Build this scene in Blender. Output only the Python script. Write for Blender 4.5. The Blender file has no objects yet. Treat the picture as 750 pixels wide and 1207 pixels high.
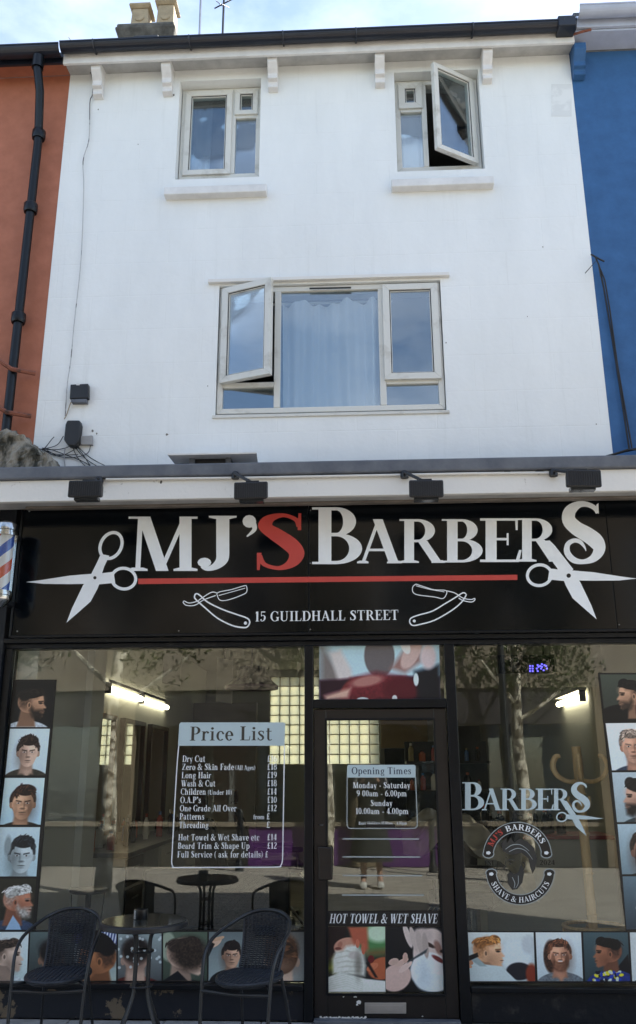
import bpy, bmesh, math, random
import numpy as np
from mathutils import Vector, Matrix
random.seed(7); rng = np.random.default_rng(7)
R = math.radians; PI = math.pi
sc = bpy.context.scene; C = sc.collection

# ------------------------------------------------------------------ camera
F_PX = 1010.0; PITCH, YAW, ROLL = R(16.9), R(2.8), R(-0.17)
CAM = Vector((0, -6.12, 1.5))
FW = Vector((-math.sin(YAW)*math.cos(PITCH), math.cos(YAW)*math.cos(PITCH), math.sin(PITCH)))
_r0 = Vector((math.cos(YAW), math.sin(YAW), 0)); _u0 = _r0.cross(FW)
RT = _r0*math.cos(ROLL)+_u0*math.sin(ROLL); UP = -_r0*math.sin(ROLL)+_u0*math.cos(ROLL)
cd = bpy.data.cameras.new('camera'); cam = bpy.data.objects.new('camera', cd); C.objects.link(cam)
m = Matrix((RT, UP, -FW)).transposed().to_4x4(); m.translation = CAM; cam.matrix_world = m
cd.sensor_fit = 'VERTICAL'; cd.sensor_height = 24; cd.lens = 24*F_PX/1207; cd.clip_end = 3000; cd.clip_start = .02
sc.camera = cam

# ------------------------------------------------------------------ light
SUN_EL, SUN_AZ = R(41), R(50)             # the sun stands behind the house, a little to the right
W = bpy.data.worlds.new('World'); sc.world = W; W.use_nodes = True
nt = W.node_tree; nt.nodes.clear(); N = nt.nodes.new; LK = nt.links.new
wo = N('ShaderNodeOutputWorld'); bg = N('ShaderNodeBackground'); bg.inputs['Strength'].default_value = .095
sky = N('ShaderNodeTexSky'); sky.sky_type = 'NISHITA'; sky.sun_disc = False
sky.sun_elevation = SUN_EL; sky.sun_rotation = SUN_AZ; sky.air_density = 1.0; sky.dust_density = .9; sky.ozone_density = 1.2
tc = N('ShaderNodeTexCoord'); mp = N('ShaderNodeMapping'); mp.inputs['Scale'].default_value = (1, 1, 2.2); mp.inputs['Location'].default_value = (3.1, .7, 0)
cn = N('ShaderNodeTexNoise'); cn.inputs['Scale'].default_value = 2.6; cn.inputs['Detail'].default_value = 8; cn.inputs['Roughness'].default_value = .58
cr = N('ShaderNodeValToRGB'); cr.color_ramp.elements[0].position = .42; cr.color_ramp.elements[1].position = .85
cm = N('ShaderNodeMix'); cm.data_type = 'RGBA'; cm.inputs['B'].default_value = (7.6, 8.0, 8.6, 1)
LK(tc.outputs['Generated'], mp.inputs['Vector']); LK(mp.outputs['Vector'], cn.inputs['Vector']); LK(cn.outputs['Fac'], cr.inputs['Fac'])
cs = N('ShaderNodeMath'); cs.operation = 'MULTIPLY'; cs.inputs[1].default_value = .62; LK(cr.outputs['Color'], cs.inputs[0])
LK(cs.outputs[0], cm.inputs['Factor']); LK(sky.outputs['Color'], cm.inputs['A']); LK(cm.outputs['Result'], bg.inputs['Color']); LK(bg.outputs[0], wo.inputs['Surface'])
sl = bpy.data.lights.new('sun', 'SUN'); sl.energy = 5.0; sl.angle = R(.5); sl.color = (1, .95, .86)
so = bpy.data.objects.new('sun', sl); C.objects.link(so)
sdir = Vector((math.sin(SUN_AZ)*math.cos(SUN_EL), math.cos(SUN_AZ)*math.cos(SUN_EL), math.sin(SUN_EL)))
so.rotation_euler = sdir.to_track_quat('Z', 'Y').to_euler(); so.location = (0, 0, 40)
vs = sc.view_settings; vs.view_transform = 'Standard'; vs.look = 'None'; vs.exposure = 1.85; vs.gamma = 1
sc.cycles.max_bounces = 10; sc.cycles.transparent_max_bounces = 16; sc.cycles.glossy_bounces = 5

# ------------------------------------------------------------------ helpers
def at(px, py, Y):                         # photograph pixel -> point on the vertical plane y = Y
    d = FW*F_PX+RT*(px-375)-UP*(py-603.5)
    return CAM+d*((Y-CAM.y)/d.y)
def lin(c): return tuple((v/12.92 if v <= .04045 else ((v+.055)/1.055)**2.4) for v in c)
def hexc(r, g, b): return lin((r/255, g/255, b/255))

def mat(name, col, rough=.6, metal=0, var=0, vscale=6, col2=None, bump=0, bscale=40, spec=.5, stretch=None, coat=0, ramp=(.35, .7), detail=6):
    m = bpy.data.materials.new(name); m.use_nodes = True; t = m.node_tree; p = t.nodes['Principled BSDF']
    n = t.nodes.new; l = t.links.new
    p.inputs['Base Color'].default_value = (*col, 1); p.inputs['Roughness'].default_value = rough; p.inputs['Metallic'].default_value = metal
    p.inputs['Specular IOR Level'].default_value = spec; p.inputs['Coat Weight'].default_value = coat; p.inputs['Coat Roughness'].default_value = .08
    tc = n('ShaderNodeTexCoord'); mp = n('ShaderNodeMapping'); l(tc.outputs['Object'], mp.inputs['Vector'])
    if stretch: mp.inputs['Scale'].default_value = stretch
    if var or col2:
        nz = n('ShaderNodeTexNoise'); nz.inputs['Scale'].default_value = vscale; nz.inputs['Detail'].default_value = detail; nz.inputs['Roughness'].default_value = .6
        l(mp.outputs['Vector'], nz.inputs['Vector'])
        rp = n('ShaderNodeValToRGB'); rp.color_ramp.elements[0].position, rp.color_ramp.elements[1].position = ramp
        c2 = col2 if col2 else tuple(v*(1-var) for v in col)
        rp.color_ramp.elements[0].color = (*c2, 1); rp.color_ramp.elements[1].color = (*col, 1)
        l(nz.outputs['Fac'], rp.inputs['Fac']); l(rp.outputs['Color'], p.inputs['Base Color'])
        rr = n('ShaderNodeMapRange'); rr.inputs['To Min'].default_value = min(1, rough*1.25); rr.inputs['To Max'].default_value = rough*.85
        l(nz.outputs['Fac'], rr.inputs['Value']); l(rr.outputs[0], p.inputs['Roughness'])
    if bump:
        nb = n('ShaderNodeTexNoise'); nb.inputs['Scale'].default_value = bscale; nb.inputs['Detail'].default_value = 5; l(mp.outputs['Vector'], nb.inputs['Vector'])
        b = n('ShaderNodeBump'); b.inputs['Strength'].default_value = bump; b.inputs['Distance'].default_value = .01
        l(nb.outputs['Fac'], b.inputs['Height']); l(b.outputs[0], p.inputs['Normal'])
    return m

class MB:
    def __init__(s): s.v = []; s.f = []; s.sm = []
    def add(s, vs, fs, smooth=False):
        o = len(s.v); s.v += [tuple(v) for v in vs]
        for f in fs: s.f.append(tuple(i+o for i in f)); s.sm.append(smooth)
        return s
    def box(s, x0, x1, y0, y1, z0, z1):
        vs = [(x, y, z) for x in (x0, x1) for y in (y0, y1) for z in (z0, z1)]
        return s.add(vs, [(0, 1, 3, 2), (4, 6, 7, 5), (0, 4, 5, 1), (2, 3, 7, 6), (0, 2, 6, 4), (1, 5, 7, 3)])
    def hexa(s, p):                         # 8 points: 0-3 front loop, 4-7 back loop
        return s.add(p, [(0, 1, 2, 3), (7, 6, 5, 4), (0, 4, 5, 1), (1, 5, 6, 2), (2, 6, 7, 3), (3, 7, 4, 0)])
    def slab(s, c, Y0, Y1):                 # four picture corners TL,TR,BR,BL on plane Y0, pushed back to Y1
        p = [at(x, y, Y0) for x, y in c]; q = [Vector((v.x, Y1, v.z)) for v in p]
        return s.hexa(p+q)
    def tube(s, pts, r, n=8, close=False, rs=None):
        pts = [Vector(p) for p in pts]; k = len(pts); vs = []; prev = None
        for i, p in enumerate(pts):
            if close: d = pts[(i+1) % k]-pts[i-1]
            else: d = pts[min(i+1, k-1)]-pts[max(i-1, 0)]
            d.normalize()
            if prev is None: a = d.orthogonal().normalized()
            else: a = (prev-d*prev.dot(d)).normalized()
            prev = a; b = d.cross(a); rr = rs[i] if rs else r
            vs += [p+(a*math.cos(2*PI*j/n)+b*math.sin(2*PI*j/n))*rr for j in range(n)]
        fs = []
        for i in range(k if close else k-1):
            i2 = (i+1) % k
            for j in range(n): fs.append((i*n+j, i*n+(j+1) % n, i2*n+(j+1) % n, i2*n+j))
        if not close: fs += [tuple(range(n))[::-1], tuple(range((k-1)*n, k*n))]
        return s.add(vs, fs, True)
    def lathe(s, prof, cx=0, cy=0, z=0, n=24, sx=1, sy=1):
        vs = []; fs = []
        for r, h in prof: vs += [(cx+r*sx*math.cos(2*PI*j/n), cy+r*sy*math.sin(2*PI*j/n), z+h) for j in range(n)]
        for i in range(len(prof)-1):
            for j in range(n): fs.append((i*n+j, i*n+(j+1) % n, (i+1)*n+(j+1) % n, (i+1)*n+j))
        fs += [tuple(range(n))[::-1], tuple(range((len(prof)-1)*n, len(prof)*n))]
        return s.add(vs, fs, True)
    def build(s, name, mt, parent=None, bevel=0, sub=0, seg=2):
        me = bpy.data.meshes.new(name); off = Vector((0, 0, 0)); q = parent
        while q is not None: off += q.location; q = q.parent
        me.from_pydata([Vector(v)-off for v in s.v], [], s.f); me.materials.append(mt)
        me.polygons.foreach_set('use_smooth', s.sm)
        bm = bmesh.new(); bm.from_mesh(me); bmesh.ops.recalc_face_normals(bm, faces=bm.faces); bm.to_mesh(me); bm.free()
        if any(s.sm):
            try: me.set_sharp_from_angle(angle=R(40))
            except Exception: pass
        o = bpy.data.objects.new(name, me); C.objects.link(o); o.parent = parent
        if bevel:
            b = o.modifiers.new('bevel', 'BEVEL'); b.width = bevel; b.segments = seg; b.limit_method = 'ANGLE'
        if sub:
            b = o.modifiers.new('sub', 'SUBSURF'); b.levels = b.render_levels = sub
        return o
def tag(o, label=None, cat=None, group=None, kind=None):
    if label: o['label'] = label
    if cat: o['category'] = cat
    if group: o['group'] = group
    if kind: o['kind'] = kind
    return o
def empty(name, loc, label, cat, group=None, rz=0):
    o = bpy.data.objects.new(name, None); C.objects.link(o); o.location = loc; o.rotation_euler = (0, 0, rz); o.empty_display_size = .1
    return tag(o, label, cat, group)
def copy_tree(o, parent=None):
    c = o.copy(); C.objects.link(c); c.parent = parent
    for ch in list(o.children): copy_tree(ch, c)
    return c

def glass(name, tint=(.93, .96, .95), refl=.1, edge=.85, rough=0.0, wob=0):
    m = bpy.data.materials.new(name); m.use_nodes = True; t = m.node_tree; t.nodes.clear(); n = t.nodes.new; l = t.links.new
    o = n('ShaderNodeOutputMaterial'); mx = n('ShaderNodeMixShader'); tr = n('ShaderNodeBsdfTransparent'); gl = n('ShaderNodeBsdfGlossy')
    tr.inputs['Color'].default_value = (*tint, 1); gl.inputs['Roughness'].default_value = rough; gl.inputs['Color'].default_value = (.96, 1, 1, 1)
    lw = n('ShaderNodeLayerWeight'); lw.inputs['Blend'].default_value = .35
    mr = n('ShaderNodeMapRange'); mr.inputs['To Min'].default_value = refl; mr.inputs['To Max'].default_value = edge
    l(lw.outputs['Fresnel'], mr.inputs['Value']); mr.inputs['From Min'].default_value = .05
    l(mr.outputs[0], mx.inputs['Fac']); l(tr.outputs[0], mx.inputs[1]); l(gl.outputs[0], mx.inputs[2]); l(mx.outputs[0], o.inputs['Surface'])
    if wob:
        nb = n('ShaderNodeTexNoise'); nb.inputs['Scale'].default_value = 1.6; tc = n('ShaderNodeTexCoord'); l(tc.outputs['Object'], nb.inputs['Vector'])
        b = n('ShaderNodeBump'); b.inputs['Strength'].default_value = wob; b.inputs['Distance'].default_value = .02; l(nb.outputs['Fac'], b.inputs['Height']); l(b.outputs[0], gl.inputs['Normal'])
    return m
def emit(name, col, s):
    m = bpy.data.materials.new(name); m.use_nodes = True; p = m.node_tree.nodes['Principled BSDF']
    p.inputs['Base Color'].default_value = (*col, 1); p.inputs['Emission Color'].default_value = (*col, 1); p.inputs['Emission Strength'].default_value = s
    return m

M = {}
def paint_wall():
    m = mat('white_render', (.76, .78, .78), .75, bump=.18, bscale=30)
    t = m.node_tree; n = t.nodes.new; l = t.links.new; p = t.nodes['Principled BSDF']
    tc = n('ShaderNodeTexCoord')
    a = n('ShaderNodeTexNoise'); a.inputs['Scale'].default_value = .9; a.inputs['Detail'].default_value = 9; a.inputs['Roughness'].default_value = .65
    mp = n('ShaderNodeMapping'); mp.inputs['Scale'].default_value = (1.6, 1, .55); l(tc.outputs['Object'], mp.inputs['Vector']); l(mp.outputs[0], a.inputs['Vector'])
    r = n('ShaderNodeValToRGB'); e = r.color_ramp.elements; e[0].position = .3; e[0].color = (.70, .725, .725, 1); e[1].position = .62; e[1].color = (.775, .80, .80, 1)
    l(a.outputs['Fac'], r.inputs['Fac'])
    b = n('ShaderNodeTexNoise'); b.inputs['Scale'].default_value = 5.5; b.inputs['Detail'].default_value = 10; b.inputs['Roughness'].default_value = .75; l(tc.outputs['Object'], b.inputs['Vector'])
    r2 = n('ShaderNodeValToRGB'); e = r2.color_ramp.elements; e[0].position = .24; e[0].color = (.45, .44, .42, 1); e[1].position = .33; e[1].color = (1, 1, 1, 1); l(b.outputs['Fac'], r2.inputs['Fac'])
    mx = n('ShaderNodeMix'); mx.data_type = 'RGBA'; mx.blend_type = 'MULTIPLY'; mx.inputs['Factor'].default_value = .55
    l(r.outputs[0], mx.inputs['A']); l(r2.outputs[0], mx.inputs['B']); 
    m3 = n('ShaderNodeMapping'); m3.inputs['Scale'].default_value = (9, 1, .45); l(tc.outputs['Object'], m3.inputs['Vector'])
    c3 = n('ShaderNodeTexNoise'); c3.inputs['Scale'].default_value = 1.3; c3.inputs['Detail'].default_value = 7; c3.inputs['Roughness'].default_value = .7; l(m3.outputs[0], c3.inputs['Vector'])
    r3 = n('ShaderNodeValToRGB'); e = r3.color_ramp.elements; e[0].position = .30; e[0].color = (.70, .70, .67, 1); e[1].position = .43; e[1].color = (1, 1, 1, 1); l(c3.outputs['Fac'], r3.inputs['Fac'])
    mx3 = n('ShaderNodeMix'); mx3.data_type = 'RGBA'; mx3.blend_type = 'MULTIPLY'; mx3.inputs['Factor'].default_value = .2
    l(mx.outputs['Result'], mx3.inputs['A']); l(r3.outputs[0], mx3.inputs['B']); l(mx3.outputs['Result'], p.inputs['Base Color'])
    # scored render joints, barely readable, as fine relief
    br = n('ShaderNodeTexBrick'); br.inputs['Scale'].default_value = 1; br.inputs['Brick Width'].default_value = .62; br.inputs['Row Height'].default_value = .31; br.inputs['Mortar Size'].default_value = .006; br.inputs['Mortar Smooth'].default_value = .6
    sp = n('ShaderNodeSeparateXYZ'); cb = n('ShaderNodeCombineXYZ'); l(tc.outputs['Object'], sp.inputs[0]); l(sp.outputs[0], cb.inputs[0]); l(sp.outputs[2], cb.inputs[1]); l(cb.outputs[0], br.inputs['Vector'])
    bb = n('ShaderNodeBump'); bb.invert = True; bb.inputs['Strength'].default_value = .3; bb.inputs['Distance'].default_value = .004
    l(br.outputs['Fac'], bb.inputs['Height'])
    old = [x for x in t.nodes if x.type == 'BUMP' and x != bb][0]; l(old.outputs[0], bb.inputs['Normal'])
    b3 = n('ShaderNodeBump'); b3.inputs['Strength'].default_value = .5; b3.inputs['Distance'].default_value = .02; lo = n('ShaderNodeTexNoise'); lo.inputs['Scale'].default_value = 3.5; lo.inputs['Detail'].default_value = 3
    l(tc.outputs['Object'], lo.inputs['Vector']); l(lo.outputs['Fac'], b3.inputs['Height']); l(bb.outputs[0], b3.inputs['Normal']); l(b3.outputs[0], p.inputs['Normal'])
    return m
M['white'] = paint_wall()
M['trim'] = mat('white_trim', (.74, .74, .73), .55, var=.16, vscale=7, bump=.15)
M['oldwhite'] = mat('weathered_white_paint', (.70, .69, .66), .6, var=0, vscale=16, col2=(.30, .28, .25), ramp=(.24, .33), bump=.2, stretch=(1, 1, .8))
M['soffit'] = mat('grey_soffit', (.52, .52, .51), .7, var=.3, vscale=5, bump=.1)
M['orange'] = mat('terracotta_paint', (.40, .14, .078), .7, var=.2, vscale=7, bump=.6, bscale=9)
M['blue'] = mat('blue_paint', (.026, .11, .28), .65, var=.2, vscale=7, bump=.6, bscale=9)
M['bluetrim'] = mat('pale_blue_grey_paint', (.42, .47, .58), .6, var=.15, bump=.1)
M['black'] = mat('black_gloss_paint', (.004, .006, .009), .3, var=.5, vscale=9, bump=.06, spec=.3)
M['navy'] = mat('black_weathered_paint', (.005, .007, .011), .42, col2=(.03, .03, .03), vscale=8, bump=.25, bscale=22, ramp=(.3, .42), spec=.3)
M['gutter'] = mat('black_gutter', (.012, .016, .028), .35, var=.4, vscale=4)
M['lead'] = mat('grey_lead', (.075, .085, .105), .55, col2=(.13, .14, .16), vscale=7, bump=.15)
M['upvc'] = mat('cream_upvc', (.62, .62, .58), .35, col2=(.40, .38, .33), vscale=5, ramp=(.25, .45))
M['brown'] = mat('dark_brown_door_frame', (.012, .009, .008), .34, var=.4, vscale=8, bump=.05)
M['bracket'] = mat('bracket_white', (.73, .73, .73), .6, var=.15, vscale=9)
M['sign'] = mat('black_sign_panel', (.0016, .003, .005), .13, var=.3, vscale=3, spec=.27, bump=.012, bscale=3)
M['vinyl'] = mat('white_vinyl', (.86, .90, .93), .35, var=.08, vscale=7)
M['redv'] = mat('red_vinyl', (.56, .060, .048), .35, var=.08)
M['paleblue'] = mat('pale_blue_vinyl', (.50, .62, .66), .4, var=.08)
M['darkv'] = mat('dark_vinyl', (.05, .045, .035), .4, var=.1)
M['blackv'] = mat('black_vinyl', (.008, .008, .009), .3, var=.1)
M['headv'] = mat('charcoal_vinyl', (.035, .035, .033), .45, var=.2)
M['greyv'] = mat('frosted_grey_vinyl', (.40, .45, .46), .5, var=.1)
M['metal'] = mat('dull_metal', (.45, .45, .45), .35, 1, var=.3)
M['chrome'] = mat('chrome', (.55, .56, .56), .18, 1, var=.25, vscale=12)
M['plate'] = mat('brushed_plate', (.5, .47, .44), .4, .7, var=.2)
M['blackmetal'] = mat('black_powder_coat', (.014, .016, .02), .4, var=.3, vscale=20)
M['rattan'] = mat('black_rattan', (.014, .019, .03), .5, var=.5, vscale=60, bump=.3, bscale=120)
M['plastic'] = mat('black_plastic', (.012, .013, .016), .45, var=.3)
M['cable'] = mat('cable_black', (.012, .012, .014), .5, var=.1)
M['cablegrey'] = mat('cable_grey', (.35, .35, .36), .6, var=.2)
M['stone'] = mat('mossy_old_render', (.26, .24, .20), .9, col2=(.03, .03, .022), vscale=7, bump=.8, bscale=14, ramp=(.40, .58), stretch=(1.6, 1.6, .5))
M['chim'] = mat('chimney_stone', (.16, .155, .14), .9, col2=(.07, .068, .06), vscale=7, bump=.6)
M['pot'] = mat('buff_clay_pot', (.42, .34, .22), .85, var=.3, vscale=8, bump=.3)
M['slate'] = mat('slate', (.06, .065, .075), .6, var=.4, vscale=8, bump=.2)
M['net'] = mat('net_curtain', (.86, .87, .88), .9, var=.03)
M['iwall'] = mat('interior_pale_wall', (.46, .48, .44), .6, var=.06, vscale=2)
M['iwall2'] = mat('interior_white_wall', (.68, .71, .70), .5, var=.05, vscale=2)
M['iwall3'] = mat('interior_tan_wall', (.52, .40, .24), .6, var=.1)
M['iceil'] = mat('interior_ceiling', (.30, .30, .25), .7, var=.05)
M['ifloor'] = mat('interior_floor', (.20, .17, .13), .35, var=.3, vscale=4)
M['dark'] = mat('dark_upholstery', (.012, .013, .016), .4, var=.3, bump=.2)
M['wood'] = mat('pale_wood', (.45, .28, .13), .45, var=.3, vscale=5, stretch=(6, 6, 1))
M['bamboo'] = mat('honey_bamboo', (.86, .62, .34), .4, var=.3, vscale=6, stretch=(5, 5, 1))
M['wlam'] = mat('white_laminate', (.55, .55, .52), .35, var=.05)
M['mirror'] = mat('mirror', (.8, .82, .8), .02, 1)
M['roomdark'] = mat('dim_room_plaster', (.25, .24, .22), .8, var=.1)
M['glass'] = glass('shop_glass', (.95, .97, .96), .056, .9, wob=.03)
M['glassup'] = glass('window_glass', (.86, .90, .92), .16, .95, wob=.12)

# ------------------------------------------------------------------ lettering: a serif hand built from stems, bowls and curves
T = .17; t_ = .055
def g_rect(x0, x1, y0, y1): return [(x0, y0), (x1, y0), (x1, y1), (x0, y1)]
def g_st(x, y0=0, y1=1, w=None): w = w or T; return [g_rect(x-w/2, x+w/2, y0, y1)]
def g_bar(x0, x1, y, h=None): h = h or t_; return [g_rect(x0, x1, y-h/2, y+h/2)]
def g_L(x0, y0, x1, y1, w): return [[(x0-w/2, y0), (x0+w/2, y0), (x1+w/2, y1), (x1-w/2, y1)]]
def g_sf(x, y, h, up=None):                # bracketed serif
    s = 1 if (y < .5 if up is None else up) else -1
    return [[(x-h, y), (x+h, y), (x+h, y+s*.035), (x+h*.55, y+s*.06), (x-h*.55, y+s*.06), (x-h, y+s*.035)][::s]]
def g_E(cx, cy, rx, ry, a0=0, a1=360, tw=None, th=None, n=22):
    tw = T if tw is None else tw; th = t_ if th is None else th; o = []
    for i in range(n):
        A = R(a0+(a1-a0)*i/n); B = R(a0+(a1-a0)*(i+1)/n)
        o.append([(cx+rx*math.cos(A), cy+ry*math.sin(A)), (cx+rx*math.cos(B), cy+ry*math.sin(B)),
                  (cx+(rx-tw)*math.cos(B), cy+(ry-th)*math.sin(B)), (cx+(rx-tw)*math.cos(A), cy+(ry-th)*math.sin(A))])
    return [('m', o)]
def smooth_pts(P, k=6):
    out = []
    for i in range(len(P)-1):
        a, b, c, d = P[max(i-1, 0)], P[i], P[i+1], P[min(i+2, len(P)-1)]
        for j in range(k):
            t = j/k; out.append([.5*((2*b[q])+(-a[q]+c[q])*t+(2*a[q]-5*b[q]+4*c[q]-d[q])*t*t+(-a[q]+3*b[q]-3*c[q]+d[q])*t**3) for q in range(len(b))])
    out.append(list(P[-1])); return out
def g_V(P, k=6, sc_=None):                 # stroke of changing width
    s = (T/.17) if sc_ is None else sc_
    Q = smooth_pts([(x, y, w*s) for x, y, w in P], k); L_ = []; Rr = []
    for i, (x, y, w) in enumerate(Q):
        a = Q[max(i-1, 0)]; b = Q[min(i+1, len(Q)-1)]; dx, dy = b[0]-a[0], b[1]-a[1]; d = math.hypot(dx, dy) or 1
        nx, ny = -dy/d*max(w, .004)/2, dx/d*max(w, .004)/2; L_.append((x+nx, y+ny)); Rr.append((x-nx, y-ny))
    return [('m', [[L_[i], L_[i+1], Rr[i+1], Rr[i]] for i in range(len(Q)-1)])]
def g_ball(cx, cy, r, n=12): return [[(cx+r*math.cos(2*PI*i/n), cy+r*math.sin(2*PI*i/n)) for i in range(n)]]
def g_bowl(xs, xc, yb, yt, xr): return g_bar(xs, xc, yt-t_/2)+g_bar(xs, xc, yb+t_/2)+g_E(xc, (yb+yt)/2, xr-xc, (yt-yb)/2, -90, 90)
def glyph(c):
    X = .66; st, bar, L, sf, E, V, ball, bowl = g_st, g_bar, g_L, g_sf, g_E, g_V, g_ball, g_bowl; h = .13
    if c == 'A': return .78, L(.1, 0, .37, .97, .06)+L(.36, 1, .64, 0, T)+bar(.17, .52, .3)+sf(.1, 0, .1)+sf(.65, 0, .13)
    if c == 'B': return .72, st(.19)+bowl(.19, .34, .49, 1, .6)+bowl(.19, .34, 0, .54, .68)+bar(.02, .19, .98, .04)+bar(.02, .19, .02, .04)
    if c == 'C': return .74, E(.42, .5, .4, .52, 42, 318)+[[(.66, .68), (.70, .68), (.70, 1), (.66, .93)]]
    if c == 'D': return .80, st(.19)+bowl(.19, .38, 0, 1, .77)+bar(.02, .19, .98, .04)+bar(.02, .19, .02, .04)
    if c in 'EF':
        o = st(.19)+bar(.02, .6, .975)+bar(.19, .46, .52)+[[(.56, 1), (.6, 1), (.6, .73), (.57, .73)], [(.43, .66), (.46, .66), (.46, .38), (.43, .38)]]
        return (.67, o+bar(.02, .6, .025)+[[(.56, 0), (.62, 0), (.66, .27), (.62, .27)]]) if c == 'E' else (.62, o+sf(.19, 0, .17))
    if c == 'G': return .82, E(.42, .5, .4, .52, 42, 312)+[[(.66, .68), (.70, .68), (.70, 1), (.66, .93)]]+st(.67, .05, .42)+sf(.67, .42, .14, False)
    if c == 'H': return .88, st(.2)+st(.68)+bar(.2, .68, .51)+sf(.2, 0, .17)+sf(.2, 1, .17)+sf(.68, 0, .17)+sf(.68, 1, .17)
    if c == 'I': return .42, st(.21)+sf(.21, 0, .18)+sf(.21, 1, .18)
    if c == 'J': return .56, st(.36, .28, 1)+V([(.36, .32, .17), (.35, .15, .16), (.27, .03, .12), (.16, -.02, .08), (.09, .03, .06)])+ball(.12, .1, .09)+sf(.36, 1, .18)
    if c == 'K': return .84, st(.2)+L(.24, .42, .62, .98, .07)+L(.34, .56, .68, 0, T)+sf(.2, 0, .17)+sf(.2, 1, .17)+sf(.66, 0, .16)+sf(.62, 1, .13)
    if c == 'L': return .66, st(.19)+bar(.02, .6, .025)+sf(.19, 1, .17)+[[(.56, 0), (.6, 0), (.64, .3), (.6, .3)]]
    if c == 'M': return 1.04, L(.15, 0, .19, 1, .07)+L(.24, 1, .50, 0, T*1.05)+L(.48, 0, .82, 1, .065)+st(.83)+sf(.15, 0, .14)+sf(.83, 0, .17)+[[(.02, 1), (.3, 1), (.3, .96), (.02, .96)], [(.76, 1), (1.0, 1), (1.0, .96), (.76, .96)]]
    if c == 'N': return .88, st(.17, 0, 1, .06)+L(.2, 1, .69, 0, T*1.1)+st(.72, 0, 1, .06)+sf(.17, 0, .13)+sf(.14, 1, .13)+sf(.72, 1, .13)
    if c == 'O': return .84, E(.42, .5, .4, .52)
    if c == 'P': return .68, st(.19)+bowl(.19, .34, .44, 1, .65)+sf(.19, 0, .17)+bar(.02, .19, .98, .04)
    if c == 'R': return .80, st(.19)+bowl(.19, .34, .47, 1, .64)+L(.42, .5, .68, 0, T)+sf(.19, 0, .17)+bar(.02, .19, .98, .04)+sf(.7, 0, .12)
    if c == 'S': return .62, V([(.50, .76, .04), (.47, .89, .06), (.33, .965, .07), (.18, .9, .13), (.145, .76, .16), (.26, .62, .20), (.40, .46, .21), (.48, .29, .17), (.43, .12, .13), (.29, .035, .07), (.13, .1, .06), (.08, .26, .05)])+[[(.49, .7), (.53, .7), (.53, 1), (.50, 1)], [(.05, .0), (.08, .0), (.10, .3), (.05, .3)]]
    if c == 'T': return .74, st(.36)+bar(.03, .69, .975)+sf(.36, 0, .17)+[[(.03, 1), (.07, 1), (.06, .72), (.03, .72)], [(.65, 1), (.69, 1), (.69, .72), (.66, .72)]]
    if c == 'U': return .84, st(.19, .3, 1)+V([(.19, .34, .17), (.2, .17, .15), (.3, .04, .08), (.46, .02, .06), (.6, .1, .06), (.65, .3, .06)])+st(.65, .26, 1, .06)+sf(.19, 1, .17)+sf(.65, 1, .13)
    if c == 'V': return .78, L(.16, 1, .42, 0, T)+L(.42, 0, .66, 1, .06)+sf(.16, 1, .15)+sf(.66, 1, .11)
    if c == 'W': return 1.1, L(.15, 1, .36, 0, T)+L(.36, 0, .54, .9, .06)+L(.5, 1, .73, 0, T)+L(.74, 0, .96, 1, .06)+sf(.15, 1, .14)+sf(.54, 1, .14)+sf(.96, 1, .11)
    if c == 'Y': return .76, L(.15, 1, .38, .42, T)+L(.38, .42, .63, 1, .06)+st(.38, 0, .46)+sf(.38, 0, .16)+sf(.15, 1, .14)+sf(.63, 1, .11)
    if c == 'Z': return .7, bar(.06, .62, .97)+bar(.04, .62, .03)+L(.12, 0, .55, 1, T)+[[(.06, 1), (.1, 1), (.09, .72), (.06, .72)], [(.58, 0), (.62, 0), (.64, .28), (.61, .28)]]
    if c == 'a': return .56, E(.24, .2, .2, .21, 60, 330, .13, .05)+st(.38, 0, .48, .14)+V([(.38, .46, .13), (.33, .61, .08), (.22, .64, .06), (.1, .58, .05)])+ball(.12, .53, .06)+bar(.38, .52, .03, .06)
    if c == 'b': return .64, st(.15, 0, 1, .14)+E(.32, .33, .27, .35, -150, 150, .15, .06)+bar(.02, .15, .98, .04)
    if c == 'c': return .52, E(.30, .33, .26, .35, 45, 315, .15, .06)+ball(.45, .5, .065)
    if c == 'd': return .66, st(.46, 0, 1, .14)+E(.3, .33, .27, .35, 30, 330, .15, .06)+bar(.34, .46, .98, .04)+bar(.46, .62, .03, .05)
    if c == 'e': return .54, E(.28, .33, .25, .35, 0, 318, .15, .06)+bar(.12, .52, .34, .05)
    if c == 'f': return .42, st(.2, 0, .8, .14)+V([(.2, .78, .13), (.24, .93, .09), (.33, .98, .06), (.42, .93, .06)])+bar(.04, .4, .64, .05)+sf(.2, 0, .15)
    if c == 'g': return .58, E(.27, .42, .22, .25, 0, 360, .13, .06)+bar(.4, .56, .62, .06)+E(.28, -.1, .25, .16, 0, 360, .09, .06)+V([(.14, .2, .05), (.1, .1, .07), (.25, .05, .09), (.45, .03, .08)])
    if c == 'h': return .68, st(.15, 0, 1, .14)+E(.34, .4, .21, .27, 0, 150, .13, .07)+st(.48, 0, .42, .14)+sf(.15, 0, .14)+sf(.5, 0, .13)+bar(.02, .15, .98, .04)
    if c == 'i': return .34, st(.17, 0, X, .14)+ball(.16, .86, .09)+sf(.17, 0, .15)+bar(.03, .17, X-.02, .04)
    if c == 'k': return .66, st(.15, 0, 1, .14)+L(.2, .26, .46, .64, .06)+L(.28, .4, .52, 0, .15)+sf(.15, 0, .14)+sf(.5, 0, .14)+sf(.46, X, .12, False)+bar(.02, .15, .98, .04)
    if c == 'l': return .34, st(.17, 0, 1, .14)+sf(.17, 0, .15)+bar(.03, .17, .98, .04)
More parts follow.
